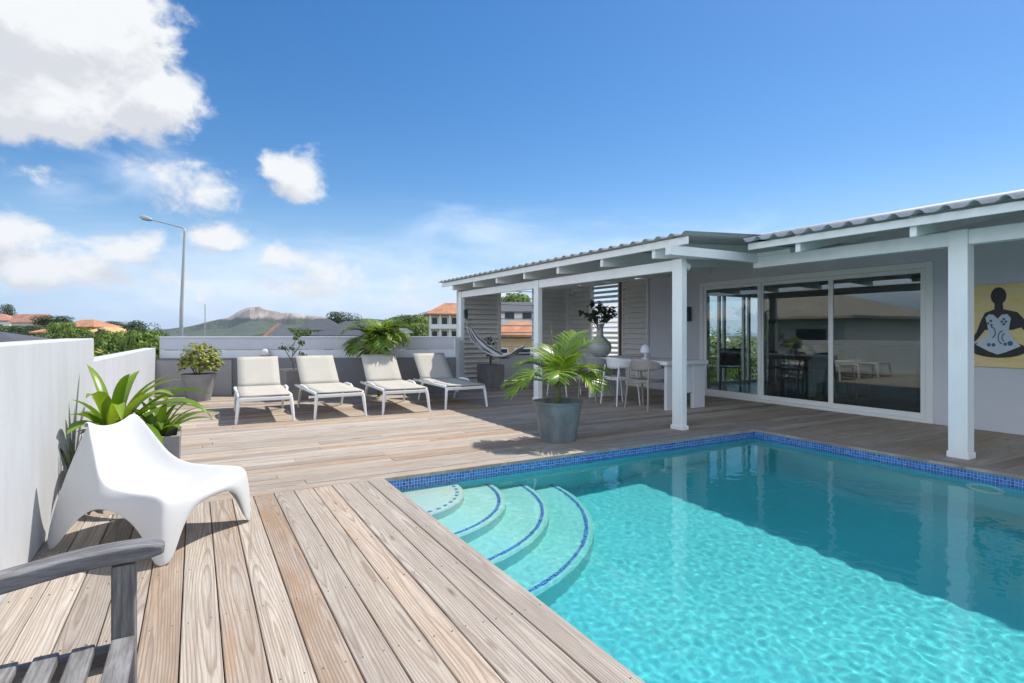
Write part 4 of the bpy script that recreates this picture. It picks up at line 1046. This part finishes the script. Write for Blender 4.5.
def make_chair(mat):
    root = bpy.data.objects.new('dining_chair', None); COL.objects.link(root)      # local: faces +X
    m = MB(); rows = []
    for i in range(9):
        x = -.20 + .42 * i / 8; wd = .205 + .02 * math.sin(math.pi * i / 8)
        rows.append([(x, u * wd, .445 + .012 * u * u - (.012 if i == 8 else 0)) for u in (-1, -.5, 0, .5, 1)])
    m.grid(rows); m.build('seat', mat, root, smooth=True, solid=.022)
    m = MB(); rows = []
    for j in range(6):
        t = j / 5; row = []
        for i in range(17):
            a = R(-112 + 224 * i / 16); lo = .60 + .05 * (1 - abs(i / 8 - 1) ** 2) * -1 + .05; hi = .66 + .13 * (1 - abs(i / 8 - 1) ** 2.2)
            z = lo + (hi - lo) * t; rx = .225 + .03 * t; ry = .245 + .01 * t
            row.append((.04 - rx * math.cos(a) * 1.05, ry * math.sin(a), z))
        rows.append(row)
    m.grid(rows); m.build('backrest', mat, root, smooth=True, solid=.018)
    for sx, sy in ((-1, -1), (-1, 1), (1, -1), (1, 1)):
        m = MB()
        if sx < 0: m.tube([(-.235, sy * .225, 0), (-.195, sy * .20, .44), (-.165, sy * .195, .66)], [.012, .017, .014], 8)
        else: m.tube([(.225, sy * .235, 0), (.175, sy * .225, .44), (.14, sy * .24, .655)], [.012, .017, .014], 8)
        m.build('leg', mat, root, smooth=True, angle=60)
    m = MB(); m.tube([(-.19, -.20, .425), (-.19, .20, .425), (.17, .215, .425), (.17, -.215, .425), (-.19, -.20, .425)], .012, 6); m.build('seat_frame', mat, root)
    return root
cb = make_chair(M['chair_beige']); cw = make_chair(M['chair_white']); cg = make_chair(M['chair_grey'])
CH = [(cb, (6.18, 6.62), 8, 'taupe curved back dining chair nearest the end of the white table'), (cw, (6.17, 7.22), -4, 'white curved back dining chair pushed up to the white table'), (cg, (6.16, 7.84), 5, 'dark grey curved back dining chair at the table, behind the pool palm')]
for o, (x, y), a, lab in CH: o.location = (x, y, 0); o.rotation_euler = (0, 0, R(a)); tag(o, lab, 'dining chair', 'dining chairs at the white table')
o = copy_tree(cw); o.location = (6.1, 8.75, 0); o.rotation_euler = (0, 0, R(-70)); tag(o, 'white dining chair at the far end of the table, mostly hidden by the pool palm', 'dining chair', 'dining chairs at the white table')

# ------------------------------------------------------------------ on the house wall
sc = thing('wall_lamp', (8.40, 7.86, 1.55), 'dark blue grey box lamp on the grey wall beside the glass doors', 'wall lamp')
m = MB(); m.box((8.34, 7.77, 1.41), (8.437, 7.95, 1.69)); m.build('housing', M['navy'], sc, bevel=.008)
m = MB(); m.box((8.438, 7.80, 1.46), (8.449, 7.91, 1.64)); m.build('bracket', M['black'], sc)
pt = thing('painting', (8.42, 2.72, .78), 'yellow painting of a dark seated figure in a white patterned dress on the grey wall', 'painting')
b = NB('yellow painted canvas'); v = b.obj(); f = b.noise(b.mapping(v, (1, 1.2, 5)), 3, 6, .6)
b.set(b.p.inputs['Base Color'], b.ramp(f, [(.3, (.70, .50, .12)), (.48, (.72, .57, .26)), (.64, (.74, .56, .34)), (.78, (.66, .40, .18))])); b.p.inputs['Roughness'].default_value = .6; M['canvas'] = b.m
M['figure'] = paint('dark painted figure', (.008, .009, .014), .5, .2, 12); M['dress'] = paint('white painted dress', (.50, .55, .60), .6, .05, 12); M['motif'] = paint('blue painted motifs', (.03, .12, .22), .6, .1)
PYc, PZ0 = 2.965, .782
def py_(a, z, k): return (8.415 - .0018 * k, PYc - a * .66, PZ0 + z)     # a grows to the right in the photograph
MB().box((8.416, PYc - .62, PZ0), (8.449, PYc + .272, PZ0 + 1.0)).build('canvas', M['canvas'], pt, bevel=.002)
def flat(m, pts, k):
    n = len(pts); m.add([py_(a, z, k) for a, z in pts] + [py_(a, z, k - .9) for a, z in pts], [tuple(range(n))] + [(i, n + i, n + (i + 1) % n, (i + 1) % n) for i in range(n)])
def ell(cx, cz, rx, rz_, n=24, a0=0): return [(cx + rx * math.cos(2 * math.pi * i / n), cz + rz_ * math.sin(2 * math.pi * i / n)) for i in range(n)]
m = MB(); flat(m, ell(.0, .86, .115, .105), 1); flat(m, [(-.055, .80), (-.06, .70), (-.20, .66), (-.27, .55), (-.33, .42), (-.43, .30), (-.40, .27), (-.31, .34), (-.20, .45), (.20, .45), (.32, .48), (.42, .40), (.45, .43), (.36, .58), (.27, .66), (.07, .70), (.06, .80)], 1.5)
flat(m, ell(-.02, .22, .42, .105), 2); m.build('figure', M['figure'], pt)
m = MB(); flat(m, [(-.19, .60), (-.14, .64), (-.07, .635), (-.01, .585), (.05, .635), (.13, .64), (.18, .59), (.15, .46), (.20, .36), (.32, .26), (.12, .19), (-.01, .155), (-.14, .19), (-.34, .27), (-.20, .37), (-.15, .46)], 3); m.build('dress', M['dress'], pt)
m = MB()
for cx, cz, r_ in ((-.11, .56, .022), (-.15, .53, .02), (-.10, .51, .02), (.08, .58, .02), (.05, .55, .02), (.11, .55, .02), (.08, .52, .022), (-.14, .27, .03), (-.07, .27, .03), (.17, .29, .04), (.10, .28, .026)): flat(m, ell(cx, cz, r_, r_ * .75, 12), 4)
for cx, cz, r_, s0, s1 in ((-.11, .42, .075, -70, 90), (.08, .36, .09, 100, 250), (.10, .36, .055, 100, 250)):
    a_ = [R(s0 + (s1 - s0) * i / 10) for i in range(11)]; flat(m, [(cx + r_ * math.cos(t), cz + r_ * math.sin(t)) for t in a_] + [(cx + (r_ - .016) * math.cos(t), cz + (r_ - .016) * math.sin(t)) for t in a_[::-1]], 4)
m.build('motifs', M['motif'], pt)

# ------------------------------------------------------------------ inside the house
def ceiling_fan(c, label):
    root = thing('ceiling_fan', c, label, 'ceiling fan', 'ceiling fans'); c = Vector(c)
    m = MB(); m.tube([c, c + Vector((0, 0, -.25))], .015, 8); m.build('rod', M['black'], root)
    m = MB(); m.lathe([(.001, -.25), (.09, -.26), (.10, -.33), (.05, -.37), (.001, -.375)], c, 20); m.build('motor', M['black'], root, smooth=True, angle=40)
    for k in range(4):
        a = R(90 * k + 25); d = Vector((math.cos(a), math.sin(a), 0)); n = Vector((-d.y, d.x, .2)).normalized(); p = c + Vector((0, 0, -.30)); m = MB(); h = Vector((0, 0, .008))
        vs = [p + d * .1 - n * .05, p + d * .1 + n * .05, p + d * .62 + n * .075, p + d * .62 - n * .075]
        m.add([v for v in vs] + [v + h for v in vs], [(3, 2, 1, 0), (4, 5, 6, 7), (0, 1, 5, 4), (1, 2, 6, 5), (2, 3, 7, 6), (3, 0, 4, 7)]); m.build('blade', M['fan'], root)
ceiling_fan((10.2, 6.2, 2.45), 'dark ceiling fan inside, behind the middle glass door')
ceiling_fan((10.4, 4.3, 2.45), 'dark ceiling fan inside, behind the glass door next to the grey wall and painting')
ct = thing('bar_counter', (11.4, 6.0, 0), 'teal bar counter inside the house behind the middle glass door', 'counter')
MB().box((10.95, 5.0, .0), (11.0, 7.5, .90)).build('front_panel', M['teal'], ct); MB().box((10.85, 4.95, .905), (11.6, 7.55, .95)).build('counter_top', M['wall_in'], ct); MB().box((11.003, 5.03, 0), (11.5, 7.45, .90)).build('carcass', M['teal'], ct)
def bar_chair(x, y, a, lab):
    root = thing('side_chair', (x, y, 0), lab, 'chair', 'black chairs inside the house'); m = MB()
    r3 = Matrix.Rotation(R(a), 3, 'Z'); T = lambda p: Vector((x, y, 0)) + r3 @ Vector(p)
    m = MB(); rows = [[T((-.2 + .4 * i / 4, u * .2, .45 + .01 * u * u)) for u in (-1, 0, 1)] for i in range(5)]; m.grid(rows); m.build('seat', M['black'], root, solid=.03)
    m = MB(); rows = [[T((-.21 - .05 * j / 4 + .04 * u * u, u * .2, .5 + .36 * j / 4)) for u in (-1, -.5, 0, .5, 1)] for j in range(5)]; m.grid(rows); m.build('backrest', M['black'], root, solid=.02, smooth=True)
    for sx in (-1, 1):
        for sy in (-1, 1): m = MB(); m.tube([T((sx * .21, sy * .2, 0)), T((sx * .17, sy * .17, .44))], .014, 6); m.build('leg', M['black'], root)
bar_chair(10.3, 5.75, 0, 'black chair inside beside the counter, closest to the middle door mullions'); bar_chair(10.3, 6.55, 0, 'black chair inside, half behind the first door mullion')
bar_chair(9.9, 8.05, 40, 'black chair inside by the garden doors, seen through the first glass door')
cu = thing('curtain', (8.85, 4.0, 0), 'narrow dark teal curtain inside at the end of the glass doors', 'curtain')
rows = [[(8.80 + .025 * math.sin(i * 1.6), 3.66 + .26 * i / 16, z) for i in range(17)] for z in (.02, 2.35)]
m = MB(); m.grid(rows); m.build('cloth', M['teal'], cu, smooth=True, solid=.006)

# ------------------------------------------------------------------ street lamp, mast
D_ = 30.0; bx = at(179.8, D_); 
slp = thing('street_lamp', (bx.x, bx.y, terrain_z(bx.x, bx.y)), 'tall galvanised street lamp with a bent arm rising above the back fence', 'street lamp')
top = at(184.6, D_, zat(229, D_)); tip = at(151, D_ + .6, zat(217.5, D_))
m = MB(); m.tube([Vector((bx.x, bx.y, terrain_z(bx.x, bx.y) - .2)), bx.lerp(top, .35) + Vector((0, 0, 0)), top + Vector((0, 0, -.15)), top], [.115, .095, .055, .05], 10); m.build('pole', M['metal'], slp, smooth=True)
m = MB(); m.tube([top + Vector((0, 0, -.02)), top.lerp(tip, .05) + Vector((0, 0, .05)), tip], [.045, .038, .03], 8); m.build('arm', M['metal'], slp, smooth=True)
hd = (tip - top).normalized(); m = MB(); m.tube([tip - hd * .06, tip + hd * .12, tip + hd * .5, tip + hd * .78], [.05, .11, .14, .06], 10); m.build('lamp_head', M['metal'], slp, smooth=True)
D_ = 420; bx = at(205, D_)
ma = thing('radio_mast', (bx.x, bx.y, terrain_z(bx.x, bx.y)), 'thin lattice radio mast far away beside the street lamp', 'mast')
m = MB(); zt = zat(304, D_)
for k in range(3):
    a = k * 2.094; m.tube([(bx.x + .9 * math.cos(a), bx.y + .9 * math.sin(a), terrain_z(bx.x, bx.y)), (bx.x + .15 * math.cos(a), bx.y + .15 * math.sin(a), zt)], .16, 5)
z = -8.0
while z < zt - 2: m.box((bx.x - .5, bx.y - .5, z), (bx.x + .5, bx.y + .5, z + .2)); z += 3
m.build('lattice', M['metal'], ma)

# ------------------------------------------------------------------ houses beyond the terrace
def house(name, c, w_, d_, eave, ridge_, roofmat, wallmat, yaw, label, kind='hip', wins=(), over=.5, storeys=1, cat='house', group=None):
    c = Vector(c); root = thing(name, c, label, cat, group); rt = Matrix.Rotation(yaw, 3, 'Z')
    T = lambda x, y, z: Vector((c.x, c.y, 0)) + rt @ Vector((x, y, 0)) + Vector((0, 0, z))
    def bx_(m, a, b_):
        vs = [T(x, y, z) for z in (a[2], b_[2]) for x, y in ((a[0], a[1]), (b_[0], a[1]), (b_[0], b_[1]), (a[0], b_[1]))]
        m.add(vs, [(3, 2, 1, 0), (4, 5, 6, 7), (0, 1, 5, 4), (1, 2, 6, 5), (2, 3, 7, 6), (3, 0, 4, 7)])
    m = MB(); bx_(m, (-w_ / 2, -d_ / 2, c.z - 1), (w_ / 2, d_ / 2, eave)); m.build('wall', wallmat, root)
    W2, D2 = w_ / 2 + over, d_ / 2 + over; e0 = eave + .004; m = MB()
    if kind == 'hip':
        r_ = max(.05, W2 - D2) if W2 > D2 else .05
        vs = [T(-W2, -D2, e0), T(W2, -D2, e0), T(W2, D2, e0), T(-W2, D2, e0), T(-r_, 0, ridge_), T(r_, 0, ridge_)]
        vs += [v + Vector((0, 0, .14)) for v in vs[:4]]
        fs = [(3, 2, 1, 0), (0, 1, 7, 6), (1, 2, 8, 7), (2, 3, 9, 8), (3, 0, 6, 9), (6, 7, 5, 4), (7, 8, 5), (8, 9, 4, 5), (9, 6, 4)]
    else:
        vs = [T(-W2, -D2, e0), T(W2, -D2, e0), T(W2, D2, e0), T(-W2, D2, e0), T(-W2, 0, ridge_), T(W2, 0, ridge_)]
        fs = [(3, 2, 1, 0), (0, 1, 5, 4), (2, 3, 4, 5)]
    m.add(vs, fs)
    if kind != 'hip': m.add([vs[i] for i in (1, 2, 5, 3, 0, 4)], [(0, 1, 2), (3, 4, 5)], 1)
    m.build('roof', [roofmat, wallmat], root)
    for x, z, ww, hh in wins:
        fw = bpy.data.objects.new('window', None); m = MB(); bx_(m, (x - ww / 2, -d_ / 2 - .03, z), (x + ww / 2, -d_ / 2 + .02, z + hh)); fo = m.build('window', M['bwhite'], root)
        bpy.data.objects.remove(fw); m = MB(); bx_(m, (x - ww / 2 + .07, -d_ / 2 - .045, z + .07), (x + ww / 2 - .07, -d_ / 2 - .031, z + hh - .07)); m.build('pane', M['win'], fo)
    return root
def hz(px, depth): p = at(px, depth); p.z = terrain_z(p.x, p.y); return p
FY = -YAW
def put(name, x0, x1, yr, ye, depth, roofmat, wallmat, label, kind='hip', yaw=0., dfac=.7, wins=None, over=.4, group='houses beyond the terrace'):
    w_ = (x1 - x0) / F * depth - 2 * over * (kind != 'x'); p = hz((x0 + x1) / 2, depth + w_ * dfac / 2); e = zat(ye, depth); rg = zat(yr, depth + w_ * dfac / 2)
    if wins is None: wins = [(-w_ * .28, e - 1.9, 1.1, 1.2), (w_ * .05, e - 1.9, 1.1, 1.2), (w_ * .33, e - 1.9, .9, 1.2)]
    return house(name, p, w_, w_ * dfac, e, rg, roofmat, wallmat, FY + yaw, label, kind, wins, over, group=group)
put('house', -30, 19, 313.5, 321, 128, M['pink_roof'], M['bwhite'], 'pink roofed white house at the far left edge of the hillside', 'hip', .2)
put('house', 16, 50, 314.2, 322.5, 116, M['pink_roof'], M['cream'], 'long faded red roofed house on the left hillside', 'gable', .1, .5)
put('house', 35, 58, 329, 333.5, 58, M['orange_roof'], M['cream'], 'low house with a small orange roof half hidden among the hillside trees', 'hip', .3, .6)
put('house', 66, 112, 319.5, 327.5, 88, M['orange_roof'], M['ochre'], 'house with a rust orange hip roof behind the yellow roofed house', 'hip', -.15, .7)
put('house', 87, 134, 326.8, 335.2, 52, M['tan_roof'], M['ochre'], 'house with a pale yellow tiled roof above the stepped white wall', 'hip', .12, .7)
put('house', -60, 37, 331.2, 345, 24, M['slate_roof'], M['bwhite'], 'near house with a dark slate roof just over the tall white wall', 'hip', .25, .8, None, .3)
put('house', 262, 296, 323.5, 338, 55, M['orange_roof'], M['grey_wall'], 'house with a steep orange gable roof and pale grey gable end', 'gable', -1.05, .9)
put('house', 298, 346, 318.5, 331, 74, M['slate_roof'], M['bwhite'], 'dark grey roofed house left of the bushy palm, further back', 'hip', .2, .7)
put('house', 318, 392, 321, 337, 52, M['slate_roof'], M['cream'], 'broad house with a dark slate hip roof behind the bushy palm', 'hip', -.1, .7)
put('house', 394, 412, 328, 333, 60, M['slate_roof'], M['bwhite'], 'small white gabled house beside the bushy palm, before the wooded rise', 'gable', 1.4, 1.0)
# apartment block with galleries
ab = put('apartment_block', 424, 492, 303, 315, 62, M['orange_roof'], M['cream'], 'cream two storey apartment block with galleries and an orange roof left of the pergola', 'hip', .18, .55, [], .5)
w_ = 68 / F * 62 - 1; p0 = hz(458, 62 + w_ * .275); rt = Matrix.Rotation(FY + .18, 3, 'Z'); dd_ = w_ * .55 / 2
def abx(nm, x0, x1, y0, y1, z0, z1, mat):
    m = MB(); vs = [Vector((p0.x, p0.y, 0)) + rt @ Vector((x, y, 0)) + Vector((0, 0, z)) for z in (z0, z1) for x, y in ((x0, y0), (x1, y0), (x1, y1), (x0, y1))]
    m.add(vs, [(3, 2, 1, 0), (4, 5, 6, 7), (0, 1, 5, 4), (1, 2, 6, 5), (2, 3, 7, 6), (3, 0, 4, 7)]); return m.build(nm, mat, ab)
eA = zat(315, 62)
for k in range(2):
    zb = eA - 1.45 - 1.5 * k
    abx('gallery_floor', -w_ / 2, w_ / 2, -dd_ - .42, -dd_ - .005, zb - .12, zb, M['cream']); abx('railing', -w_ / 2, w_ / 2, -dd_ - .42, -dd_ - .38, zb + .003, zb + .42, M['bwhite'])
    for i in range(6):
        xx = -w_ / 2 + (i + .5) * w_ / 6; abx('window', xx - .28, xx + .28, -dd_ - .03, -dd_ - .002, zb + .30, zb + 1.15, M['win'])
for i in range(7): xx = -w_ / 2 + .06 + i * (w_ - .12) / 6; abx('pillar', xx - .06, xx + .06, -dd_ - .375, -dd_ - .28, eA - 2.85, eA - .01, M['bwhite'])
# seen through the pergola
put('house', 470, 562, 302, 312.5, 70, M['slate_roof'], M['bwhite'], 'white house with a dark roof seen through the open pergola screen, higher up', 'hip', .05, .6, [(-3.2, zat(320, 70), 1.3, 1.0), (-1.0, zat(320, 70), 1.3, 1.0), (1.2, zat(320, 70), 1.3, 1.0), (3.2, zat(320, 70), 1.3, 1.0)])
put('house', 478, 560, 321, 337, 36, M['orange_roof'], M['ochre'], 'orange roofed house seen through the open pergola screen', 'hip', .0, .8)
# house opposite, mirrored in the glass doors
nb_ = house('house', (-15.5, 21.0, -2.2), 9.6, 8.0, 1.85, 3.75, M['beige_roof'], M['bwhite'], R(90), 'long neighbouring house with a beige hip roof mirrored in the glass doors', 'hip', [(-3, .0, 1.8, 1.4), (0, .0, 1.8, 1.4), (3, .0, 1.8, 1.4)], .9, group='houses beyond the terrace')

# ------------------------------------------------------------------ trees and bushes
def crown_mesh(mat, seed, rx, rz_, nleaf, size, lobes):
    r_ = random.Random(seed); m = MB(); cs = []
    for k in range(lobes):
        a = r_.uniform(0, 6.283); e = r_.uniform(-.3, 1); rr = r_.uniform(.25, .75)
        cs.append((Vector((math.cos(a) * rx * rr, math.sin(a) * rx * rr, e * rz_ * .6)), r_.uniform(.32, .55)))
    for k in range(nleaf):
        c, s_ = r_.choice(cs); d = Vector((r_.gauss(0, 1), r_.gauss(0, 1), r_.gauss(0, 1))).normalized(); q = c + Vector((d.x * rx, d.y * rx, d.z * rz_)) * s_ * r_.uniform(.6, 1.05) ** .5
        leafy(m, q, d + Vector((r_.uniform(-.6, .6), r_.uniform(-.6, .6), r_.uniform(-.1, .8))), size * r_.uniform(.7, 1.4), r_, .7)
    return m, cs
def tree_proto(mat, seed, rx, rz_, nleaf, size, lobes, h, trunk=True):
    root = bpy.data.objects.new('tree', None); COL.objects.link(root)
    m, cs = crown_mesh(mat, seed, rx, rz_, nleaf, size, lobes); m.v = [(x, y, z + h) for x, y, z in m.v]; m.build('crown', mat, root, world=False)
    ms = MB(); ms.tube([(0, 0, -.4), (.05, .02, h * .35), (0, .06, h * .7)], [.13, .10, .07], 7)
    for c, s_ in cs[:6]: ms.tube([(0, .06, h * .66), Vector((c.x * .5, c.y * .5, h * .78 + c.z * .4)), Vector((c.x, c.y, h + c.z))], [.06, .045, .02], 5)
    ms.build('trunk', M['trunk'], root, world=False); return root
protos = {'a': tree_proto(M['tree_a'], 1, 1.9, 1.5, 3600, .19, 16, 3.0), 'b': tree_proto(M['tree_b'], 2, 1.7, 1.4, 3000, .20, 14, 2.8), 'c': tree_proto(M['tree_c'], 3, 2.0, 1.8, 3800, .18, 17, 3.4)}
used = set()
def tree(kind, px, depth, ytop, label, sc_=None, group='trees beyond the terrace', name='tree'):
    src = protos[kind]; o = src if kind not in used else copy_tree(src); used.add(kind); o.name = name
    p = hz(px, depth); ht = zat(ytop, depth) - p.z; nat = {'a': 4.2, 'b': 3.95, 'c': 4.8}[kind]; s_ = ht / nat; wd = s_ if sc_ is None else sc_
    o.location = p; o.scale = (wd, wd, s_); o.rotation_euler = (0, 0, (px * 1.7) % 6.28); tag(o, label, 'tree', group); return o
TR = [('c', 1, 135, 308, 'dark treetop at the very left edge above the pink roof', 1.3), ('a', 8, 70, 326, 'dark green tree below the pink roofed house, at the left edge', 1.2), ('c', 24, 62, 328, 'dark tree above the dark slate roof', .9), ('a', 40, 75, 326, 'dull green tree between the red roof and the small orange roof', 1.3),
      ('c', 52, 92, 317, 'rounded dark tree right of the long faded red roof', 1.5), ('c', 60, 84, 322.5, 'dark tree on the hillside beside the rust orange roof', .9), ('b', 61, 50, 324.5, 'bright lime green tree above the tall white wall', .72), ('b', 68, 44, 331, 'low lime green tree above the end of the tall white wall', .7), ('a', 44, 40, 334, 'green bush like tree under the small orange roof', .8),
      ('b', 78, 42, 330, 'light green tree in front of the rust orange roof', .55), ('a', 96, 33, 330.5, 'leafy tree in front of the yellow roof, by the wall step', .5), ('c', 121, 100, 322.5, 'dark round tree behind the yellow roof ridge', 1.3), ('b', 112, 26, 336.5, 'pale leafy tree beside the wall step', .62), ('a', 128, 28, 335, 'olive green tree above the lower white wall', .62),
      ('b', 141, 25, 335, 'yellow green tree near the back corner of the lower wall', .5), ('c', 147, 45, 325.5, 'dark tall tree near the back corner of the white walls', .75), ('a', 137, 36, 331, 'green tree between the yellow roof and the dark tall tree', .6), ('a', 155, 34, 333, 'dark green tree at the back left corner of the deck', .5),
      ('a', 300, 62, 329, 'tree between the orange gable and the grey roofs', .8), ('c', 346, 95, 314.5, 'dark flat topped tree behind the dark slate roofs', 1.5),
      ('b', 402, 110, 318, 'bright green tree on the wooded rise next to the bushy palm', 2.0), ('a', 412, 100, 315.5, 'green tree on the wooded rise left of the apartment block', 1.8), ('b', 424, 90, 318, 'tall light green tree beside the apartment block', 1.5), ('a', 436, 125, 311, 'dark green tree on the rise behind the apartment block', 2.0), ('b', 415, 70, 325, 'yellow green tree at the foot of the wooded rise', 1.1), ('c', 398, 75, 327, 'dark tree low beside the bushy palm', 1.0),
      ('a', 500, 110, 297, 'green tree behind the white house seen through the pergola screen', 2.6), ('b', 520, 105, 296, 'light green tree on the hill seen through the pergola screen', 2.6), ('b', 512, 46, 338, 'low light green tree under the orange roof seen through the screen', 1.0)]
for kd, px, dp, yt, lab, sc_ in TR: tree(kd, px, dp, yt, lab, sc_)
cr = thing('croton_bush', (-1.6, 10.6, -.6), 'yellow and orange leaved bush rising behind the wall step', 'bush')
c0 = at(104, 7.0, 0); m = MB(); rng = random.Random(77); ms = MB()
for k in range(420):
    d = Vector((rng.gauss(0, 1), rng.gauss(0, 1), rng.gauss(0, 1))).normalized(); q = Vector((-1.55, 10.6, .62)) + Vector((d.x * .45, d.y * .9, d.z * .48)) * rng.uniform(.5, 1)
    if q.x > -1.0: q.x = -1.0 - rng.uniform(0, .1)
    leafy(m, q, d + Vector((0, 0, .5)), rng.uniform(.08, .14), rng, .45)
ms.tube([(-1.6, 10.6, -3.4), (-1.6, 10.6, -1), (-1.55, 10.6, .5)], [.05, .04, .02], 7)
m.build('foliage', M['croton'], cr); ms.build('stems', M['trunk'], cr)
# bushes outside the garden doors of the house
def bush(x, y, rx, rz_, mat, lab, seed):
    root = thing('bush', (x, y, -.6), lab, 'bush', 'bushes outside the garden doors'); r_ = random.Random(seed); m = MB()
    for k in range(900):
        d = Vector((r_.gauss(0, 1), r_.gauss(0, 1), r_.gauss(0, 1))).normalized(); q = Vector((x, y, rz_ * .45)) + Vector((d.x * rx, d.y * rx, d.z * rz_)) * r_.uniform(.6, 1) * (1 + .3 * noise.noise(d * 2.3 + Vector((seed, 0, 0))))
        leafy(m, q, d + Vector((0, 0, .6)), r_.uniform(.10, .2), r_, .5)
    m.build('foliage', mat, root); ms = MB(); ms.tube([(x, y, -3.4), (x, y, rz_ * .4)], .06, 6); ms.build('stem', M['trunk'], root)
bush(12.75, 11.0, .75, .95, M['palm'], 'bright green bush seen through the first glass door, on its left half', 4); bush(14.3, 11.3, .8, .9, M['tree_b'], 'bright green bush seen through the first glass door, beside the white door frame', 5); bush(14.3, 13.6, 1.3, 1.9, M['tree_a'], 'darker bush further out, seen through the first glass door', 6)

# ------------------------------------------------------------------ humid air
b = NB('humid air'); b.t.nodes.remove(b.p); vp = b.n('ShaderNodeVolumePrincipled'); vp.inputs['Color'].default_value = (.80, .88, 1, 1); vp.inputs['Density'].default_value = .00007; vp.inputs['Anisotropy'].default_value = .2
b.l(vp.outputs[0], b.o.inputs['Volume'])
hz_ = MB().box((-9600, -9600, -63), (9600, 9600, 210)).build('haze', b.m); hz_['kind'] = 'stuff'
